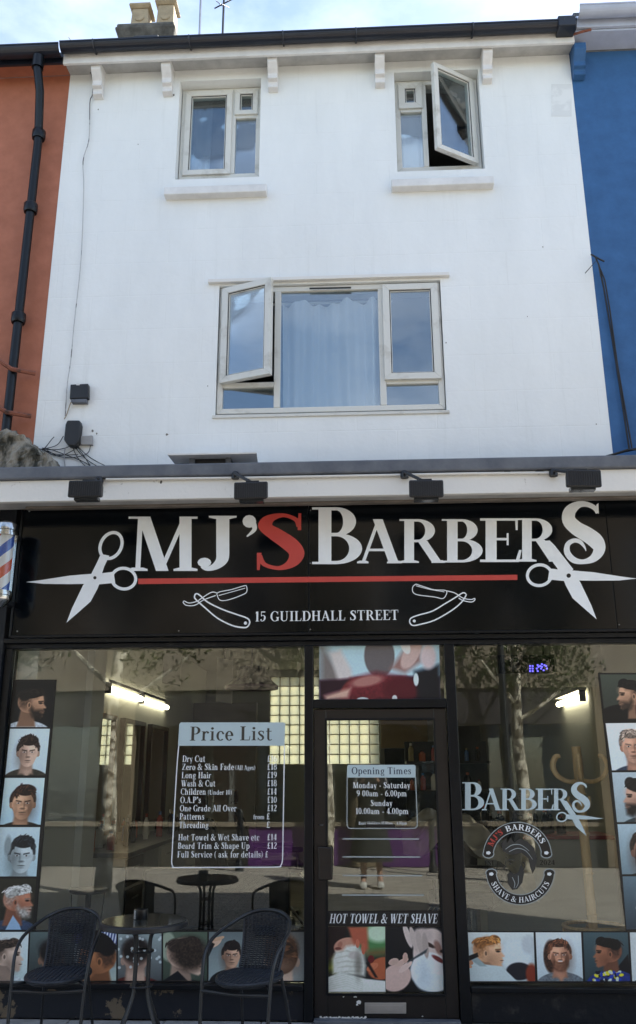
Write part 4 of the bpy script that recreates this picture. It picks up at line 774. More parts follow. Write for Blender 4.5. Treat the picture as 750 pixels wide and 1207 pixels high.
# ------------------------------------------------------------------ printed pictures: painted on fine grids with soft-edged shapes
def vnoise(h, w, cell):
    gh, gw = int(h/cell)+3, int(w/cell)+3; g = rng.random((gh, gw)); y = np.arange(h)/cell; x = np.arange(w)/cell
    y0, x0 = y.astype(int), x.astype(int); fy, fx = (y-y0)[:, None], (x-x0)[None]
    return g[y0][:, x0]*(1-fy)*(1-fx)+g[y0+1][:, x0]*fy*(1-fx)+g[y0][:, x0+1]*(1-fy)*fx+g[y0+1][:, x0+1]*fy*fx
class Canvas:
    def __init__(s, w, h, res, bg, bg2=None):
        s.nx = int(res*w/h)+1; s.ny = res+1; s.a = w/h
        s.X, s.Y = np.meshgrid(np.linspace(0, s.a, s.nx), np.linspace(0, 1, s.ny)); s.I = np.zeros((s.ny, s.nx, 3)); c2 = bg2 or bg
        s.I[:] = np.array(bg)*(1-s.Y[..., None])+np.array(c2)*s.Y[..., None]
    def put(s, m, col, alpha=1, tex=0, cell=3):
        c = np.array(col, float)[None, None]
        if tex: c = c*(1+tex*(vnoise(s.ny, s.nx, cell)[..., None]-.5)*2)
        m = np.clip(m, 0, 1)[..., None]*alpha; s.I = s.I*(1-m)+c*m
    def em(s, cx, cy, rx, ry, ang=0, soft=.06):
        c, n = math.cos(R(ang)), math.sin(R(ang)); x, y = s.X-cx, s.Y-cy; u, v = (x*c+y*n)/rx, (-x*n+y*c)/ry
        return np.clip((1-np.sqrt(u*u+v*v))/soft*.5+.5, 0, 1)
    def ell(s, cx, cy, rx, ry, col, ang=0, soft=.08, alpha=1, tex=0): s.put(s.em(cx, cy, rx, ry, ang, soft*(.55 if soft < .55 else 1)), col, alpha, tex)
    def poly(s, P, col, soft=.012, alpha=1, tex=0):
        d = np.full(s.X.shape, 1e9); ins = np.zeros(s.X.shape, bool); n = len(P)
        for i in range(n):
            (x0, y0), (x1, y1) = P[i], P[(i+1) % n]; ex, ey = x1-x0, y1-y0; t = np.clip(((s.X-x0)*ex+(s.Y-y0)*ey)/(ex*ex+ey*ey+1e-9), 0, 1)
            d = np.minimum(d, np.hypot(s.X-x0-t*ex, s.Y-y0-t*ey)); c = ((y0 > s.Y) != (y1 > s.Y)) & (s.X < ex*(s.Y-y0)/(ey if abs(ey) > 1e-9 else 1e-9)+x0); ins ^= c
        s.put(np.clip(np.where(ins, d, -d)/soft*.5+.5, 0, 1), col, alpha, tex)
print_mats = {}
pm = bpy.data.materials.new('printed_picture'); pm.use_nodes = True; _p = pm.node_tree.nodes['Principled BSDF']; _a = pm.node_tree.nodes.new('ShaderNodeVertexColor'); _a.layer_name = 'print'
pm.node_tree.links.new(_a.outputs['Color'], _p.inputs['Base Color']); _p.inputs['Roughness'].default_value = .35
def lay_print(cv, corners, Y, name, label, cat='poster', group=None, dim=1.1, parent=None):
    J_ = np.pad(cv.I, ((2, 2), (2, 2), (0, 0)), 'edge'); bl2 = sum(J_[a:a+cv.ny, b:b+cv.nx] for a in range(5) for b in range(5))/25; cv.I = cv.I+.35*(cv.I-bl2); q_ = np.clip(cv.I/255, 0, 1); cv.I = 255*(.55*q_+.45*q_*q_*(3-2*q_))
    I = np.clip(cv.I*(1+.05*(vnoise(cv.ny, cv.nx, 2)[..., None]-.5)), 0, 255)/255; L_ = np.where(I <= .04045, I/12.92, ((I+.055)/1.055)**2.4)*dim; L_ = np.minimum(L_*np.array([.95, 1.0, 1.05]), .88)
    tl, tr, br, bl_ = [np.array(at(x, y, Y)) for x, y in corners]; u, v = np.meshgrid(np.linspace(0, 1, cv.nx), np.linspace(0, 1, cv.ny)); u, v = u[..., None], v[..., None]
    P = (bl_*(1-u)+br*u)*(1-v)+(tl*(1-u)+tr*u)*v; o0 = P[0, 0].copy(); P = (P-o0).reshape(-1, 3)
    j, i = np.meshgrid(np.arange(cv.ny-1), np.arange(cv.nx-1), indexing='ij'); a = (j*cv.nx+i).ravel(); F = np.stack([a, a+1, a+1+cv.nx, a+cv.nx], 1)
    me = bpy.data.meshes.new(name); me.from_pydata(P.tolist(), [], F.tolist()); ca_ = me.color_attributes.new('print', 'FLOAT_COLOR', 'POINT')
    ca_.data.foreach_set('color', np.concatenate([L_.reshape(-1, 3), np.ones((P.shape[0], 1))], 1).ravel()); me.materials.append(pm)
    o = bpy.data.objects.new(name, me); C.objects.link(o); o.location = o0; tag(o, label, cat, group); return o
def mul(c, k): return tuple(v*k for v in c)
SK = (205, 160, 132)
def shoulders(c, cx, cy, s, col, neck, sk, d=0):
    c.ell(cx-.1*d*s, cy-2.35*s, 1.9*s, 1.25*s, col, soft=.05, tex=.12); c.poly([(cx-neck*s-.12*d*s, cy-.3*s), (cx+neck*s*.8-.1*d*s, cy-.4*s), (cx+neck*1.1*s, cy-1.5*s), (cx-neck*1.35*s-.1*d*s, cy-1.5*s)], mul(sk, .78), soft=.03)
def front(c, cx, cy, s, hair, d=1, sk=SK, beard=0, shirt=(60, 60, 62), top=.5, sweep=0, grey=False, wild=0):
    s *= 1.2; cy -= .02
    shoulders(c, cx, cy, s, shirt, .42, sk)
    c.poly([(cx-.34*s, cy-1.2*s), (cx+.34*s, cy-1.2*s), (cx+.05*s, cy-1.9*s)], mul(sk, .86), soft=.03)
    c.ell(cx-.03*s, cy+.28*s, .84*s, .86*s, hair, soft=.1, tex=.25); c.ell(cx-.72*s, cy-.08*s, .12*s, .2*s, mul(sk, .8)); c.ell(cx+.72*s, cy-.08*s, .12*s, .2*s, mul(sk, .8))
    c.ell(cx, cy, .68*s, .8*s, sk, soft=.1); c.ell(cx, cy-.42*s, .54*s, .58*s, sk, soft=.12); c.ell(cx-d*.5*s, cy-.2*s, .36*s, .8*s, mul(sk, .45), soft=.9, alpha=.6); c.ell(cx+d*.2*s, cy+.32*s, .35*s, .22*s, mul(sk, 1.17), soft=.9, alpha=.7)
    if beard: c.ell(cx, cy-.62*s, .58*s, .46*s, hair, soft=.35, alpha=beard, tex=.2); c.ell(cx-.48*s, cy-.3*s, .14*s, .45*s, hair, soft=.5, alpha=beard*.8); c.ell(cx+.48*s, cy-.3*s, .14*s, .45*s, hair, soft=.5, alpha=beard*.8); c.ell(cx, cy-.28*s, .3*s, .17*s, sk, soft=.5)
    for q in (-1, 1):
        c.ell(cx+q*.28*s, cy+.06*s, .2*s, .13*s, mul(sk, .62), soft=.9, alpha=.4); c.ell(cx+q*.28*s, cy+.05*s, .12*s, .05*s, (225, 220, 215), soft=.4, alpha=.5); c.ell(cx+q*.28*s, cy+.05*s, .05*s, .04*s, (35, 26, 22), soft=.6)
        c.poly([(cx+q*.1*s, cy+.17*s), (cx+q*.45*s, cy+.24*s), (cx+q*.46*s, cy+.19*s), (cx+q*.1*s, cy+.11*s)], mul(hair, .7) if not grey else (90, 85, 80), soft=.012)
    c.ell(cx-d*.1*s, cy-.1*s, .05*s, .26*s, mul(sk, .6), soft=.8, alpha=.6); c.ell(cx, cy-.3*s, .15*s, .06*s, mul(sk, .5), soft=.6, alpha=.8); c.ell(cx, cy-.56*s, .2*s, .06*s, mul(sk, .72), soft=.6, alpha=.8); c.ell(cx, cy-.55*s, .19*s, .018*s, mul(sk, .35), soft=.6); c.ell(cx, cy-.68*s, .16*s, .04*s, mul(sk, .6), soft=.8, alpha=.6)
    c.ell(cx+sweep*s*.12, cy+(.74+top*.25)*s, .66*s, top*.62*s, hair, soft=.14, tex=.3)
    for k in range(70+wild*50):              # locks along the hairline and over the crown
        a = R(rng.uniform(8, 172)); q = rng.uniform(.72, 1.22); x, y = cx+.62*s*q*math.cos(a)+sweep*s*.12, cy+.36*s+(.34+top*.75)*s*q*math.sin(a)
        if abs(x-cx) < .42*s and y < cy+.52*s: continue
        c.ell(x, y, (.13+.03*wild)*s, .038*s, mul(hair, rng.uniform(.45, 2.1)), ang=math.degrees(a)-90+rng.uniform(-35, 35)*(1+wild)+sweep*30, soft=.5, alpha=.75)
def profile(c, cx, cy, s, hair, d=1, sk=SK, beard=0, shirt=(60, 60, 62), top=.5, fade=.5, grey=False, down=0):
    s *= 1.2; cy -= .02
    P = lambda x, y: (cx+d*x*s, cy+y*s)
    shoulders(c, cx-d*.15*s, cy, s, shirt, .45, sk, d); c.poly([P(-.6, -.3), P(.2, -.6), P(.3, -1.5), P(-.85, -1.5)], mul(sk, .74), soft=.03)
    c.ell(*P(-.12, .2), .86*s, .8*s, sk, soft=.08); c.poly([P(.2, .8), P(.72, .55), P(.78, .2), P(.76, .08), P(.98, -.2), P(.96, -.27), P(.82, -.3), P(.88, -.44), P(.84, -.52), P(.86, -.6), P(.78, -.68), P(.8, -.85), P(.66, -.95), P(.2, -.8), P(-.2, -.4)], sk, soft=.02)
    c.ell(*P(.1, -.5), .45*s, .45*s, mul(sk, .62), soft=.9, alpha=.5); c.ell(*P(.45, .35), .3*s, .25*s, mul(sk, 1.15), soft=.9, alpha=.6)
    if beard: c.poly([P(-.02, -.15), P(.2, -.42), P(.5, -.38), P(.84, -.36), P(.83, -.46), P(.62, -.5), P(.84, -.62), P(.82, -.98), P(.5, -1.12), P(.1, -.85), P(-.1, -.4)], hair, soft=.05, alpha=beard, tex=.25)
    c.ell(*P(.58, .08), .12*s, .06*s, (35, 25, 22), soft=.6); c.poly([P(.42, .22), P(.74, .24), P(.74, .18), P(.42, .15)], mul(hair, .6) if not grey else (120, 115, 110), soft=.015); c.ell(*P(.8, -.5), .10*s, .03*s, mul(sk, .55), soft=.6)
    c.poly([P(-.95, .3), P(-.9, .75), P(-.1, 1.02), P(.5, .8), P(.3, .45), P(-.05, .42), P(-.12, 0), P(-.3, -.1), P(-.45, -.3), P(-.85, -.2)], mul(hair, 1) if fade < .5 else tuple(h*.45+k_*.5 for h, k_ in zip(hair, sk)), soft=.06, tex=.15)
    c.ell(*P(-.10, .74), .80*s, top*.8*s, hair, soft=.12, tex=.35, ang=d*6); c.ell(*P(.42, .86), .36*s, top*.72*s, mul(hair, 1.2), soft=.2, tex=.4, ang=-d*20); c.ell(*P(-.55, .6), .38*s, .36*s, hair, soft=.3, tex=.2, alpha=.9)
    for k in range(80):                      # locks over the crown, swept back from the forehead
        a = R(rng.uniform(20, 165)); q = rng.uniform(.75, 1.2); c.ell(*P(-.1+.82*q*math.cos(a), .5+(.1+top*.85)*q*math.sin(a)), .15*s, .036*s, mul(hair, rng.uniform(.5, 2.0)), ang=d*(math.degrees(a)-90)*.8+rng.uniform(-25, 25), soft=.5, alpha=.7)
    c.ell(*P(-.2, -.05), .13*s, .22*s, mul(sk, .92), soft=.15); c.ell(*P(-.18, -.05), .07*s, .13*s, mul(sk, .55), soft=.5)
def back(c, cx, cy, s, hair, sk=SK, shirt=(40, 42, 48), fade=1, ear=0, tone=1):
    s *= 1.15; cy -= .02
    shoulders(c, cx, cy, s, shirt, .5, sk); c.poly([(cx-.48*s, cy-.2*s), (cx+.48*s, cy-.2*s), (cx+.55*s, cy-1.5*s), (cx-.55*s, cy-1.5*s)], sk, soft=.03)
    c.ell(cx-.75*s, cy-.25*s, .13*s, .24*s, mul(sk, .9)); c.ell(cx+.75*s, cy-.25*s, .13*s, .24*s, mul(sk, .85)); c.ell(cx, cy+.1*s, .78*s, .95*s, sk if fade else hair, soft=.08)
    c.ell(cx, cy+.35*s, .80*s, .78*s, hair, soft=.35, tex=.25); c.ell(cx, cy-.45*s, .6*s, .35*s, tuple(h*.5+k_*.5 for h, k_ in zip(hair, sk)), soft=.8, alpha=.7); c.ell(cx-.1*s, cy+.75*s, .6*s, .4*s, mul(hair, 1.5), soft=.7, tex=.5, alpha=.6)
PG = 'haircut photographs along the shop windows'
def poster(corners, label, w, h, bg, fn, bg2=None, res=100, name='haircut_poster', Y=-.0042):
    c = Canvas(w, h, res, bg, bg2); fn(c); o = lay_print(c, corners, Y, name, label, 'poster', PG)
    tag(o, label, 'poster', PG); return o
# black backing strips behind the tiles
def backing(cs, label): tag(MB().slab(cs, -.0036, -.0014).build('poster_backing', M['blackv']), label, 'backing strip')
backing([(16, 801), (67, 801), (42, 1100), (-12, 1100)], 'black backing strip behind the column of photographs at the left window edge')
backing([(-12, 1096.5), (366, 1096.5), (366, 1158), (-14, 1158)], 'black backing strip behind the bottom row of photographs in the left window')
backing([(705, 793), (790, 793), (800, 1097), (738, 1097)], 'black backing strip behind the column of photographs at the right window edge')
backing([(541, 1097.5), (800, 1097.5), (805, 1158.5), (542, 1158.5)], 'black backing strip behind the bottom row of photographs in the right window')
DK, BR, BL_, GR = (28, 24, 22), (74, 50, 34), (16, 16, 18), (150, 148, 145); LB = (196, 212, 218)
poster([(18, 804), (65, 804), (59.5, 857), (12.5, 857)], 'photo of a bearded man in profile on black, top of the left column', 47, 54, (22, 26, 30), lambda c: profile(c, .42, .52, .27, DK, 1, (182, 142, 115), .85, (190, 195, 198), .42), (14, 17, 20))
poster([(12, 859), (59, 859), (53.5, 914), (6.5, 914)], 'photo of a curly dark-haired man in a leather jacket on pale grey', 47, 55, LB, lambda c: front(c, .44, .5, .25, (40, 30, 26), 1, (215, 178, 156), 0, (66, 60, 52), .62, 0, wild=1), (206, 220, 224))
poster([(6, 917), (53, 917), (48, 972), (0, 972)], 'photo of a man with swept-back brown hair on pale blue', 47, 55, (176, 205, 220), lambda c: front(c, .44, .46, .28, (48, 32, 25), -1, (205, 160, 130), .12, (50, 42, 36), .6, .8), (205, 225, 232))
poster([(0, 975), (47.5, 975), (43, 1033), (-6, 1033)], 'photo of a boy with shaved sides and a high dark quiff', 48, 58, (178, 200, 205), lambda c: (front(c, .5, .42, .28, (34, 36, 40), 1, (186, 196, 196), 0, (150, 165, 168), .62, .5), c.ell(.2, .62, .07, .2, (140, 150, 152), soft=.5)), (196, 214, 218))
poster([(-6, 1035.5), (43, 1035.5), (38.5, 1096), (-12, 1096)], 'photo of a grey-haired bearded man in a waistcoat on dark olive', 49, 60, (36, 36, 32), lambda c: (profile(c, .50, .56, .25, (168, 166, 160), 1, (178, 122, 98), .9, (62, 76, 98), .42, grey=True), c.poly([(.3, 0), (.42, .28), (.56, .1), (.6, 0)], (150, 175, 200))), (58, 56, 46))
poster([(-12, 1098.5), (34, 1098.5), (31.5, 1156), (-14, 1156)], 'photo of a man with shaved sides at the left end of the bottom row', 46, 58, (190, 205, 200), lambda c: profile(c, .38, .52, .28, (60, 50, 44), 1, (205, 178, 160), .15, (200, 210, 210), .34), (212, 222, 220))
poster([(36, 1098.5), (85.5, 1098.5), (85, 1156), (33.5, 1156)], 'dark photo of a dark-haired man behind the left chair', 50, 58, (60, 66, 66), lambda c: back(c, .45, .5, .27, (24, 22, 24), (150, 118, 98)), (96, 108, 106))
poster([(87.5, 1098.5), (137.5, 1098.5), (137, 1156), (87, 1156)], 'photo of a shaved neck and black hair before a blue and white flag', 50, 58, (170, 180, 170), lambda c: (c.poly([(0, .75), (.9, .75), (.9, 1), (0, 1)], (40, 52, 110)), [c.poly([(.5+.06*i, .7), (.53+.06*i, .7), (.58+.06*i, 1), (.55+.06*i, 1)], (215, 225, 235)) for i in range(6)], profile(c, .44, .42, .36, (16, 16, 20), -1, (170, 118, 84), 0, (190, 170, 150), .4), c.ell(.5, .8, .34, .2, (18, 18, 22), ang=-24)), (120, 130, 140))
poster([(139.5, 1098.5), (190.5, 1098.5), (190.5, 1156), (139, 1156)], 'photo of the back of a dark head, behind the table legs', 51, 58, (90, 92, 92), lambda c: (back(c, .36, .5, .3, (30, 24, 24), (190, 158, 140), (88, 42, 40)), [c.ell(rng.uniform(0, .9), rng.uniform(.1, 1), .03, .03, (210, 216, 214), soft=.5, alpha=.7) for _ in range(26)]), (150, 160, 158))
poster([(192.5, 1098.5), (244.5, 1098.5), (244, 1156), (192.5, 1156)], 'photo of a side-faded brown head between the table and right chair', 52, 58, (72, 82, 72), lambda c: (c.ell(.1, .7, .16, .3, (150, 158, 140), soft=.2), profile(c, .46, .5, .33, (50, 42, 38), 1, (212, 180, 160), 0, (30, 34, 44), .3), c.ell(.55, .55, .34, .34, (58, 48, 42), soft=.5, tex=.3), c.poly([(0, 0), (.3, .2), (.5, 0)], (26, 30, 38))), (92, 104, 90))
poster([(246.5, 1098.5), (287.5, 1098.5), (288, 1156), (246, 1156)], 'photo of a young man and a hand in his dark quiff, beside the right chair', 41, 58, (150, 160, 158), lambda c: (front(c, .46, .52, .2, (34, 28, 28), 1, (196, 156, 132), 0, (34, 38, 42), .7, .3), c.ell(.12, .78, .16, .08, (206, 172, 148), ang=35), c.ell(.2, .86, .12, .035, (190, 156, 130), ang=20), c.poly([(0, .5), (.12, .75), (.04, .8), (0, .75)], (30, 32, 36))), (110, 118, 118))
poster([(290, 1098.5), (363.5, 1098.5), (364, 1156), (290.5, 1156)], 'wide photo of the back of wavy brown hair, right end of the left bottom row', 73, 58, (150, 152, 148), lambda c: (back(c, .72, .5, .36, (78, 56, 42), (205, 176, 156), (130, 132, 130), 0), [c.ell(.72+rng.uniform(-.24, .24), .5+rng.uniform(.0, .34), .09, .03, mul((96, 70, 52), rng.uniform(.5, 1.5)), ang=rng.uniform(-50, 50), soft=.5, alpha=.8) for _ in range(40)]), (104, 104, 100))
poster([(543.5, 1099), (629, 1099), (631, 1156.5), (545.5, 1156.5)], 'wide photo of a small boy under a white cape having his hair clipped', 85, 58, (168, 176, 176), lambda c: (c.ell(1.1, .5, .3, .34, (212, 222, 222), soft=.3), c.ell(1.15, .2, .26, .18, (40, 40, 48), soft=.15), c.ell(1.4, .15, .12, .2, (130, 60, 40), soft=.4), c.ell(1.36, .75, .14, .2, (190, 196, 196), soft=.4), profile(c, .55, .6, .27, (136, 94, 56), 1, (222, 172, 138), 0, (190, 204, 204), .36), c.poly([(0, 0), (.2, .42), (.45, .34), (.8, .3), (1.1, 0)], (194, 206, 204)), c.poly([(.14, .46), (.36, .3), (.5, .3), (.3, .5)], (150, 165, 166)), c.ell(.08, .42, .16, .07, (190, 140, 112), ang=-25), c.ell(.07, .33, .14, .05, (205, 156, 126), ang=-20), c.poly([(.1, .5), (.32, .58), (.34, .5), (.12, .4)], (24, 24, 28))), (214, 222, 216))
poster([(631.5, 1099), (685, 1099), (687.5, 1156.5), (634, 1156.5)], 'photo of a smiling bearded man with collar-length brown hair on pale grey', 54, 58, (186, 198, 200), lambda c: (c.ell(.3, .5, .16, .34, (70, 48, 38), soft=.2, tex=.3), front(c, .48, .54, .25, (84, 56, 42), -1, (212, 156, 128), .62, (112, 118, 122), .45, -.5), c.ell(.48, .405, .045, .012, (232, 228, 222), soft=.5)), (214, 222, 222))
poster([(687.5, 1099), (740, 1099), (743, 1156.5), (690, 1156.5)], 'photo of a boy with a short flat-top fade in a bright patterned cape', 53, 58, (56, 72, 76), lambda c: (c.poly([(.6, .2), (.9, .55), (.95, 0), (.6, 0)], (22, 24, 30)), profile(c, .48, .58, .25, (16, 14, 16), -1, (156, 108, 84), 0, (40, 60, 120), .42), [c.ell(.48+rng.uniform(-.3, .3), rng.uniform(0, .2), .05, .03, [(210, 200, 60), (40, 70, 160), (20, 24, 50), (190, 200, 190)][k % 4], ang=rng.uniform(0, 180), soft=.4) for k in range(40)]), (78, 96, 100))
poster([(742.5, 1099), (795, 1099), (799, 1156.5), (745.5, 1156.5)], 'photo of a man in glasses cut by the right picture edge', 53, 58, (200, 205, 200), lambda c: front(c, .5, .5, .27, (30, 28, 30), 1, SK, .5))
poster([(707.5, 795), (760, 795), (766, 849), (713.5, 849.5)], 'photo of a dark-haired man looking up, top of the right column', 52, 54, (60, 62, 56), lambda c: (c.ell(.45, .05, .6, .3, (16, 16, 18)), profile(c, .62, .55, .27, (20, 18, 18), -1, (186, 146, 120), .65, (16, 16, 18), .42), c.ell(.9, .2, .2, .3, (60, 26, 34), soft=.4)), (78, 84, 74))
poster([(714, 852.5), (767, 852), (774, 907.5), (721.5, 908)], 'photo of a smiling grey-haired man in a blue shirt on white', 53, 55, (206, 216, 220), lambda c: (front(c, .52, .5, .28, (122, 108, 98), -1, (206, 156, 132), .3, (52, 66, 84), .5, -.4, grey=True)), (222, 230, 232))
poster([(721.5, 910.5), (774, 910), (781, 968.5), (727.5, 969)], 'photo of a dark bearded man in profile on pale grey', 53, 58, (150, 164, 168), lambda c: profile(c, .50, .5, .28, (24, 22, 24), -1, (190, 150, 130), .95, (60, 70, 74), .55), (180, 192, 196))
poster([(728, 971.5), (781, 971), (787, 1030), (733.5, 1030.5)], 'photo of a frowning short-haired man on pale blue-grey', 53, 58, (120, 136, 142), lambda c: front(c, .52, .46, .3, (46, 34, 28), 1, (178, 138, 118), .7, (20, 20, 22), .5), (170, 188, 194))
poster([(734, 1033), (787, 1033), (792, 1095), (738.5, 1095.5)], 'blue-grey photo of a man with long fringe, foot of the right column', 53, 62, (60, 72, 80), lambda c: profile(c, .56, .5, .3, (30, 30, 32), -1, (150, 150, 150), .2, (20, 22, 26), .6), (104, 122, 130))
def towel(c):
    c.ell(.75, .8, .34, .26, (86, 130, 84), soft=.4); c.ell(.8, .9, .2, .14, (190, 210, 180), soft=.5); c.poly([(.0, .5), (.2, .46), (.3, 1), (0, 1)], (44, 30, 28)); c.poly([(0, .35), (.12, .5), (.2, .46), (.15, .3)], (170, 168, 70), soft=.1); c.poly([(.6, .62), (1, .66), (1, .58), (.62, .55)], (120, 90, 60), soft=.06)
    c.ell(.3, .7, .2, .13, (190, 142, 122), soft=.12, ang=12); c.ell(.2, .72, .035, .05, (168, 118, 100), soft=.5, ang=-20); c.ell(.17, .66, .05, .025, (120, 74, 66), soft=.5); c.poly([(.09, .28), (.08, .5), (.13, .62), (.24, .63), (.3, .7), (.45, .72), (.56, .6), (.6, .4), (.58, .24)], (222, 220, 206), soft=.03, tex=.03)
    for k in range(5): c.poly([(.1+.02*k, .58-.07*k), (.3, .64-.08*k), (.52+.01*k, .56-.06*k), (.3, .62-.08*k)], (168, 164, 150), soft=.015, alpha=.7)
    c.ell(.5, .45, .1, .2, (150, 146, 136), soft=.9, alpha=.5); c.ell(.42, .56, .09, .06, (190, 180, 170), soft=.5); c.poly([(0, 0), (0, .22), (.2, .3), (.6, .2), (1, .16), (1, 0)], (222, 222, 208), tex=.02)
    for k in range(7): c.poly([(0, .04+.03*k), (.3, .1+.035*k), (.55, .02+.03*k), (.55, .012+.03*k), (.3, .09+.035*k), (0, .03+.03*k)], (176, 174, 160), soft=.01, alpha=.5)
    c.poly([(.32, 1), (.62, 1), (.64, .66), (.58, .6), (.52, .72), (.46, .74), (.42, .72), (.38, .8)], (172, 98, 76), soft=.03); c.ell(.47, .74, .03, .07, (190, 116, 92)); c.ell(.56, .66, .03, .09, (180, 105, 82))
    c.ell(.86, .36, .24, .17, (172, 100, 70), soft=.15, ang=12); c.ell(.7, .38, .1, .05, (190, 118, 88), ang=30); c.ell(.68, .5, .05, .06, (110, 40, 40)); c.poly([(.6, .44), (.64, .46), (.78, .22), (.74, .22)], (30, 26, 26)); c.ell(.48, .4, .05, .2, (90, 84, 78), soft=.6, alpha=.5)
def foam(c):
    c.ell(.68, .62, .26, .36, (206, 186, 176), soft=.1, ang=-10); c.ell(.66, .32, .29, .28, (226, 232, 232), soft=.12, tex=.03, ang=-8); c.ell(.72, .14, .26, .14, (214, 222, 224), soft=.2); c.ell(.58, .3, .1, .2, (170, 184, 190), soft=.8, alpha=.6); c.ell(.8, .68, .05, .11, (150, 118, 108), soft=.5, ang=20); c.ell(.67, .72, .09, .03, (60, 44, 40), soft=.5, ang=-30); c.ell(.88, .62, .05, .03, (60, 40, 38), soft=.5)
    c.ell(.8, .5, .11, .035, (120, 60, 58), soft=.4, ang=-32); c.ell(.56, .86, .16, .12, (190, 172, 164), soft=.4)
    for k in range(4): c.ell(.34+.09*k, .86-.05*k, .045, .2, mul((200, 182, 172), 1-.05*k), ang=18-4*k, soft=.2)
    c.ell(.16, .22, .24, .2, (204, 172, 160), soft=.12, ang=35); c.ell(.3, .38, .13, .045, (214, 184, 172), ang=40); c.ell(.24, .45, .12, .04, (200, 168, 154), ang=28); c.ell(.3, .52, .04, .08, (190, 156, 142)); c.poly([(.33, .44), (.36, .48), (.64, .66), (.62, .6)], (70, 78, 82), soft=.012); c.ell(.12, .46, .08, .05, (190, 160, 146), ang=20)
o = Canvas(70, 78, 110, (22, 26, 30), (34, 38, 34)); towel(o); lay_print(o, [(385.8, 1092.3), (454, 1092.3), (454.5, 1169.5), (385.8, 1169.5)], -.0042, 'shaving_poster', 'photo of a man wrapped in a white hot towel, left half of the door base')
o = Canvas(68, 78, 110, (14, 18, 22), (26, 30, 34)); foam(o); lay_print(o, [(454.6, 1092.3), (521.5, 1092.3), (523, 1169.5), (455, 1169.5)], -.0042, 'shaving_poster', 'photo of a foamed face being shaved, right half of the door base')
c = Canvas(142, 75, 110, (190, 214, 220), (176, 206, 214))
c.poly([(0, .95), (.2, .7), (.42, .35), (.4, .1), (0, .3)], (128, 120, 116), soft=.1); c.poly([(.1, 0), (.3, .3), (.16, .75), (.34, .8), (.5, .5), (.55, .2)], (206, 196, 190), soft=.04)
c.ell(.95, .7, .24, .34, (110, 104, 104), soft=.1); c.poly([(0, 0), (0, .32), (.3, .33), (.6, .36), (1.2, .38), (1.89, .36), (1.89, 0)], (52, 22, 40), soft=.03)
c.ell(.62, .12, .3, .24, (124, 62, 58), soft=.15, ang=22); c.poly([(.3, 0), (.5, .34), (.9, .44), (1.35, .36), (1.5, .1), (1.4, 0)], (112, 42, 52), soft=.06, tex=.1); c.poly([(.08, .08), (.5, .2), (.45, .04), (.1, 0)], (208, 168, 150), soft=.04); c.ell(1.3, .18, .3, .18, (92, 24, 40), soft=.4); c.ell(.75, .3, .26, .08, (168, 120, 112), soft=.5, ang=10)
c.poly([(1.12, .5), (1.5, 1), (1.62, .95), (1.6, .6), (1.35, .42)], (150, 118, 112), soft=.05); c.ell(1.45, .72, .12, .26, (196, 168, 160), ang=-30, soft=.2); c.ell(1.36, .86, .07, .14, (224, 226, 224), ang=20, soft=.2); c.poly([(1.5, .45), (1.89, .55), (1.89, 0), (1.56, 0)], (20, 26, 36), soft=.05); c.ell(1.72, .68, .12, .2, (206, 186, 184), soft=.4); c.ell(1.52, .32, .04, .1, (206, 226, 226), soft=.3); c.ell(.68, .02, .09, .03, (214, 214, 206), soft=.3); c.ell(1.18, .03, .04, .05, (214, 214, 206), soft=.3)
lay_print(c, [(376.5, 751.5), (517.5, 750.5), (519.5, 825), (376.5, 826)], -.0042, 'transom_poster', 'wide photo of hands and red-brown cloth above the door')

# ------------------------------------------------------------------ barber pole
bp0 = at(4, 665, -.32); bx, bz = bp0.x, 0
bp = empty('barber_pole', (bx, -.32, 2.62), 'red white and blue striped barber pole with chrome caps beside the sign', 'barber pole')
zt, zb = at(8, 617, -.32).z, at(5, 716, -.32).z; H = zt-zb
def spiral():
    m = bpy.data.materials.new('barber_stripes'); m.use_nodes = True; t = m.node_tree; n = t.nodes.new; l = t.links.new; p = t.nodes['Principled BSDF']; p.inputs['Roughness'].default_value = .25
    tc = n('ShaderNodeTexCoord'); sp = n('ShaderNodeSeparateXYZ'); l(tc.outputs['Object'], sp.inputs[0]); at2 = n('ShaderNodeMath'); at2.operation = 'ARCTAN2'; l(sp.outputs[1], at2.inputs[0]); l(sp.outputs[0], at2.inputs[1])
    a = n('ShaderNodeMath'); a.operation = 'MULTIPLY'; a.inputs[1].default_value = -1/(2*PI); l(at2.outputs[0], a.inputs[0]); b = n('ShaderNodeMath'); b.operation = 'MULTIPLY_ADD'; b.inputs[1].default_value = 1/.34; a.use_clamp = False; l(sp.outputs[2], b.inputs[0]); l(a.outputs[0], b.inputs[2])
    f = n('ShaderNodeMath'); f.operation = 'FRACT'; l(b.outputs[0], f.inputs[0]); r = n('ShaderNodeValToRGB'); r.color_ramp.interpolation = 'CONSTANT'; e = r.color_ramp.elements
    e[0].position = 0; e[0].color = (.62, .63, .63, 1); e[1].position = .25; e[1].color = (.035, .09, .36, 1)
    for pos, c in ((.5, (.62, .63, .63, 1)), (.75, (.50, .09, .045, 1))): q = e.new(pos); q.color = c
    l(f.outputs[0], r.inputs['Fac']); l(r.outputs[0], p.inputs['Base Color']); return m
cy = MB().lathe([(.058, 0), (.058, H*.66)], bx, -.32, zb+H*.19, 32).build('striped_cylinder', spiral(), bp); 
MB().lathe([(.076, 0), (.076, H*.66)], bx, -.32, zb+H*.19, 32).build('glass_tube', glass('tube_glass', (.97, .98, .98), .05, .6), bp)
